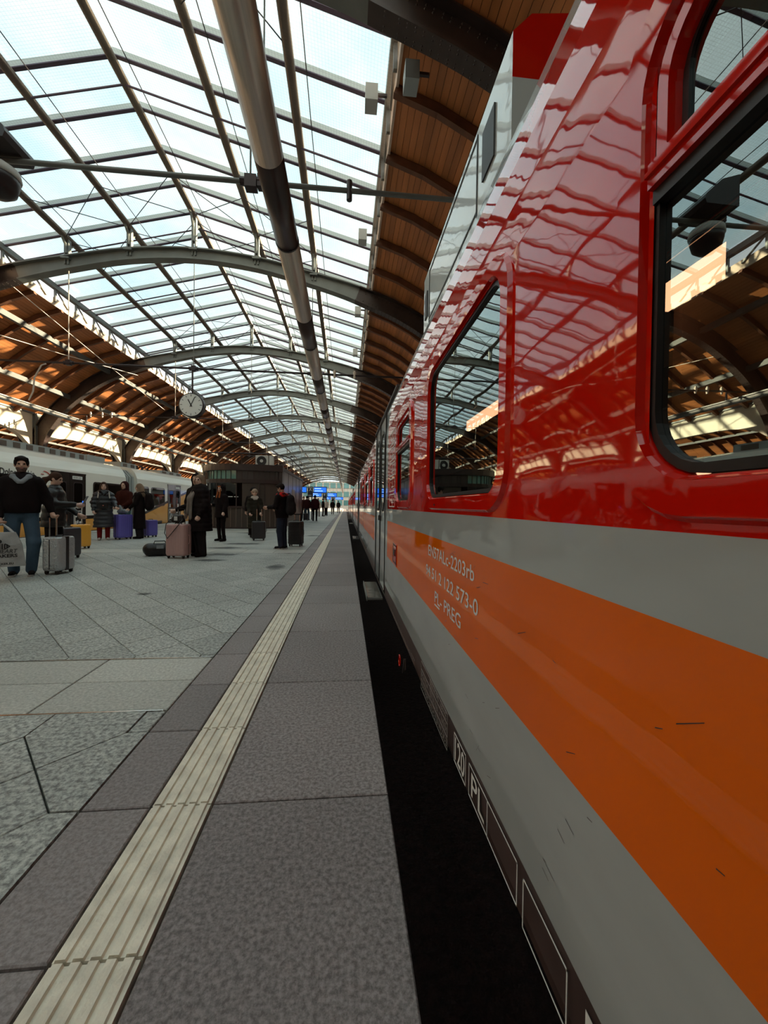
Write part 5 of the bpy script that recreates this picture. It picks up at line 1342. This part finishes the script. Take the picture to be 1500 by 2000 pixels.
suitcase('large purple suitcase with a plastic bag on top', (-6.60, 12.60), 62, .46, .30, .74, 'case_purple', .98, 'v')
suitcase('small violet suitcase half hidden behind the woman in the long black coat', (-6.20, 13.42), 60, .36, .25, .55, 'case_purple', None, 'v')
s6 = suitcase('pink ribbed suitcase under a black handbag', (-3.32, 8.34), -10, .42, .28, .68, 'case_pink', .98, 'v')
suitcase('soft black trolley case pulled by the woman in the beige hat', (-2.62, 12.45), 6, .40, .24, .58, 'case_black', .96, None)
suitcase('tall black ribbed hard case beside the man with the red collar', (-1.30, 10.75), -10, .38, .28, .66, 'case_black', .84, 'h')
suitcase('small dark case standing at the kiosk corner by the far group', (-2.72, 27.9), 0, .34, .24, .52, 'case_grey', None, None)
# black holdall on the paving
hb = empty('holdall', (-3.83, 8.72, 0), math.radians(18), label='black holdall with a grey tag lying beside the pink suitcase', category='bag')
inst('bag_body', volume_mesh('bag_body', [('c', (-.20, 0, .14), (.20, 0, .14), .125, .125), ('c', (-.20, -.05, .06), (.20, -.05, .06), .06, .06), ('c', (-.20, .05, .06), (.20, .05, .06), .06, .06), ('-p', .012)], .012, ['leather'], k=.05), hb)
MB().tube([(-.12, -.05, .24), (-.10, -.06, .31), (.08, -.05, .31), (.12, -.05, .24)], .011, 6).obj('strap', 'rubber', hb)
MB().box(-.06, .07, -.137, -.120, .16, .23).obj('tag', 'hood_grey', hb)
for sx_ in (-.19, .19): MB().tube([(sx_, -.08, .012), (sx_, -.08, .0)], .018, 8).obj('foot', 'rubber', hb)
# handbag on the pink suitcase
hg = empty('handbag', (-3.33, 8.34, .703), math.radians(-10), label='black handbag with a white label lying on the pink suitcase', category='bag')
inst('bag_body', volume_mesh('bag_body', [('c', (-.09, 0, .055), (.09, 0, .055), .055, .05), ('c', (-.07, 0, .11), (.08, 0, .13), .045, .04)], .010, ['leather'], k=.04), hg)
MB().box(-.045, .02, -.066, -.056, .05, .13).obj('label_tag', 'white_box', hg)
MB().tube([(-.13, -.02, .08), (-.20, -.08, -.02), (-.205, -.12, -.2), (-.12, -.165, -.30), (0, -.165, -.16), (.1, -.15, -.03), (.12, -.05, .07)], .008, 6).obj('strap', 'leather', hg)
# plastic bag on the purple suitcase
pb_ = empty('plastic_bag', (-6.60, 12.60, .774), label='crumpled grey-green plastic bag on top of the purple suitcase', category='bag')
inst('bag_body', volume_mesh('bag_body', [('c', (-.12, 0, .05), (.12, 0, .045), .05, .04), ('c', (-.05, 0, .10), (-.10, 0, .22), .05, .03), ('c', (.05, -.03, .08), (.12, -.02, .05), .05, .03), ('-p', .0)], .011, ['hood_grey'], k=.04), pb_)
# shopping bag with print
hr = world_pt(P1, F1, (.255 * .983, .16 * .983, .90 * .983))
bx, by = -4.62, 5.80
sb = empty('shopping_bag', (bx, by, .215), math.radians(36), label='white printed shopping bag hanging from the bearded man\'s hand', category='bag')
W_, D2, H_ = .56, .15, .46
m = MB(); o0 = [(-W_ / 2, -D2 / 2), (W_ / 2, -D2 / 2), (W_ / 2 - .015, 0), (W_ / 2, D2 / 2), (-W_ / 2, D2 / 2), (-W_ / 2 + .015, 0)]
o1 = [(-W_ / 2 + .02, -D2 / 2), (W_ / 2 - .06, -D2 / 2), (W_ / 2 - .10, 0), (W_ / 2 - .06, D2 / 2), (-W_ / 2 + .02, D2 / 2), (-W_ / 2 + .05, 0)]
o2 = [(x * .80, y * .55) for x, y in o1]
m.loft([[(x, y, 0) for x, y in o0], [(x, y, H_ * .62) for x, y in [((a[0] * .4 + c[0] * .6), (a[1] * .4 + c[1] * .6)) for a, c in zip(o0, o1)]], [(x, y, H_) for x, y in o2]]).obj('bag_body', 'bag_white', sb)
m = MB()
for s_ in (-1, 1): m.tube([(-.10, s_ * .03, H_ - .02), (-.06, .04 + s_ * .02, H_ + .08), (.04, .16 + s_ * .01, H_ + .10), (.10, .08 + s_ * .02, H_ + .05), (.16, s_ * .03, H_ - .02)], .016, 6)
m.obj('bag_handle', 'bag_white', sb)
YF = -D2 / 2 - .004
place_text('WE HEART', .052, .32, 'print_black', (-.125, YF, .185), (1, 0, 0), (0, 0, 1), sb, .004, shear=.2)
place_text('SNEAKERS', .042, .32, 'print_black', (-.125, YF, .128), (1, 0, 0), (0, 0, 1), sb, .03)
place_text('FOOTLOCKER.EU', .026, .30, 'print_black', (-.145, YF, .030), (1, 0, 0), (0, 0, 1), sb, .02)
m = MB(); cx_, cz_ = .02, .275
for i in range(-3, 4):
    hgt = .075 * math.sqrt(1 - (i / 4.6) ** 2); m.box(cx_ + i * .024 - .007, cx_ + i * .024 + .007, YF - .001, YF + .001, cz_ - hgt * .5, cz_ + hgt * .5)
for a0 in (-1, 1): m.bar((cx_ + a0 * .05, YF, cz_ + .036), (cx_ + a0 * .10, YF, cz_), .002, .012); m.bar((cx_ + a0 * .10, YF, cz_), (cx_ + a0 * .05, YF, cz_ - .036), .002, .012)
m.loft([[(cx_ + .022 * math.cos(a * PI / 8), y, cz_ + .068 + .024 * math.sin(a * PI / 8)) for a in range(16)] for y in (YF - .001, YF + .001)])
m.obj('printed_emblem', 'print_black', sb)
# phone
ph = world_pt(P2, F2, (.12 * .9, .545 * .9, 1.20 * .903))
po = empty('phone', ph, -math.radians(F2), label='slim phone held up by the woman in the leather puffer', category='phone')
MB().loft([[(x, y + z * .5, z) for x, y in rrect(.074, .009, .003, 2)] for z in (-.02, .115)]).obj('case', 'hood_grey', po); MB().box(-.033, .033, -.012, -.008, .0, .03).obj('screen_edge', 'board_blue', po)
# backpacks and small bags worn
def backpack(lab, P, F, H, mtl, sz=1.0, y=-.22):
    s_ = H / 1.75; r = empty('backpack', (P[0], P[1], 0), -math.radians(F), label=lab, category='backpack')
    inst('pack_body', volume_mesh('pack_body', [('c', (0, y * s_, 1.06 * s_), (0, y * s_, 1.34 * s_), .135 * sz, .115 * sz, .75), ('c', (0, (y - .09) * s_, 1.06 * s_), (0, (y - .08) * s_, 1.18 * s_), .085 * sz, .08 * sz, .6)], .013, [mtl], k=.04), r)
    for sx_ in (-1, 1): MB().tube([(sx_ * .10, y + .04, 1.42 * s_), (sx_ * .115, y + .12, 1.50 * s_), (sx_ * .12, .08, 1.46 * s_), (sx_ * .14, .15, 1.28 * s_)], .016, 6).obj('shoulder_strap', mtl, r)
backpack('black backpack worn by the woman in the long black coat', P5, F5, 1.66, 'cloth_black', 1.15, -.27)
backpack('small pale backpack on the woman in the long charcoal puffer', P3, F3, 1.66, 'scarf_light', .8, -.26)
backpack('dark backpack worn by the man with the red collar', P11, F11, 1.60, 'cloth_char', 1.05, -.25)
cb = empty('shoulder_bag', (P3[0], P3[1], 0), -math.radians(F3), label='black shoulder bag hung across the charcoal puffer coat', category='bag')
MB().loft([[(x + .02, .235 + y, z) for x, y in rrect(.27, .06, .02, 3)] for z in (.93, 1.06)]).obj('bag_body', 'leather', cb); MB().box(.0, .03, .265, .272, .99, 1.02).obj('clasp', 'chrome', cb)
MB().tube([(.15, .22, 1.05), (.06, .20, 1.25), (-.1, .12, 1.42)], .009, 6).obj('strap', 'leather', cb)
# litter on the paving
MB().loft([[(-2.35 + x, 5.52 + y, .002) for x, y in ((0, 0), (.05, .01), (.04, .04), (.0, .03))], [(-2.35 + x, 5.52 + y, .012) for x, y in ((.005, .0), (.05, .02), (.035, .035), (.01, .03))]]).obj('paper_scrap', 'print_white', label='small white paper scrap lying on the granite paving', category='litter')
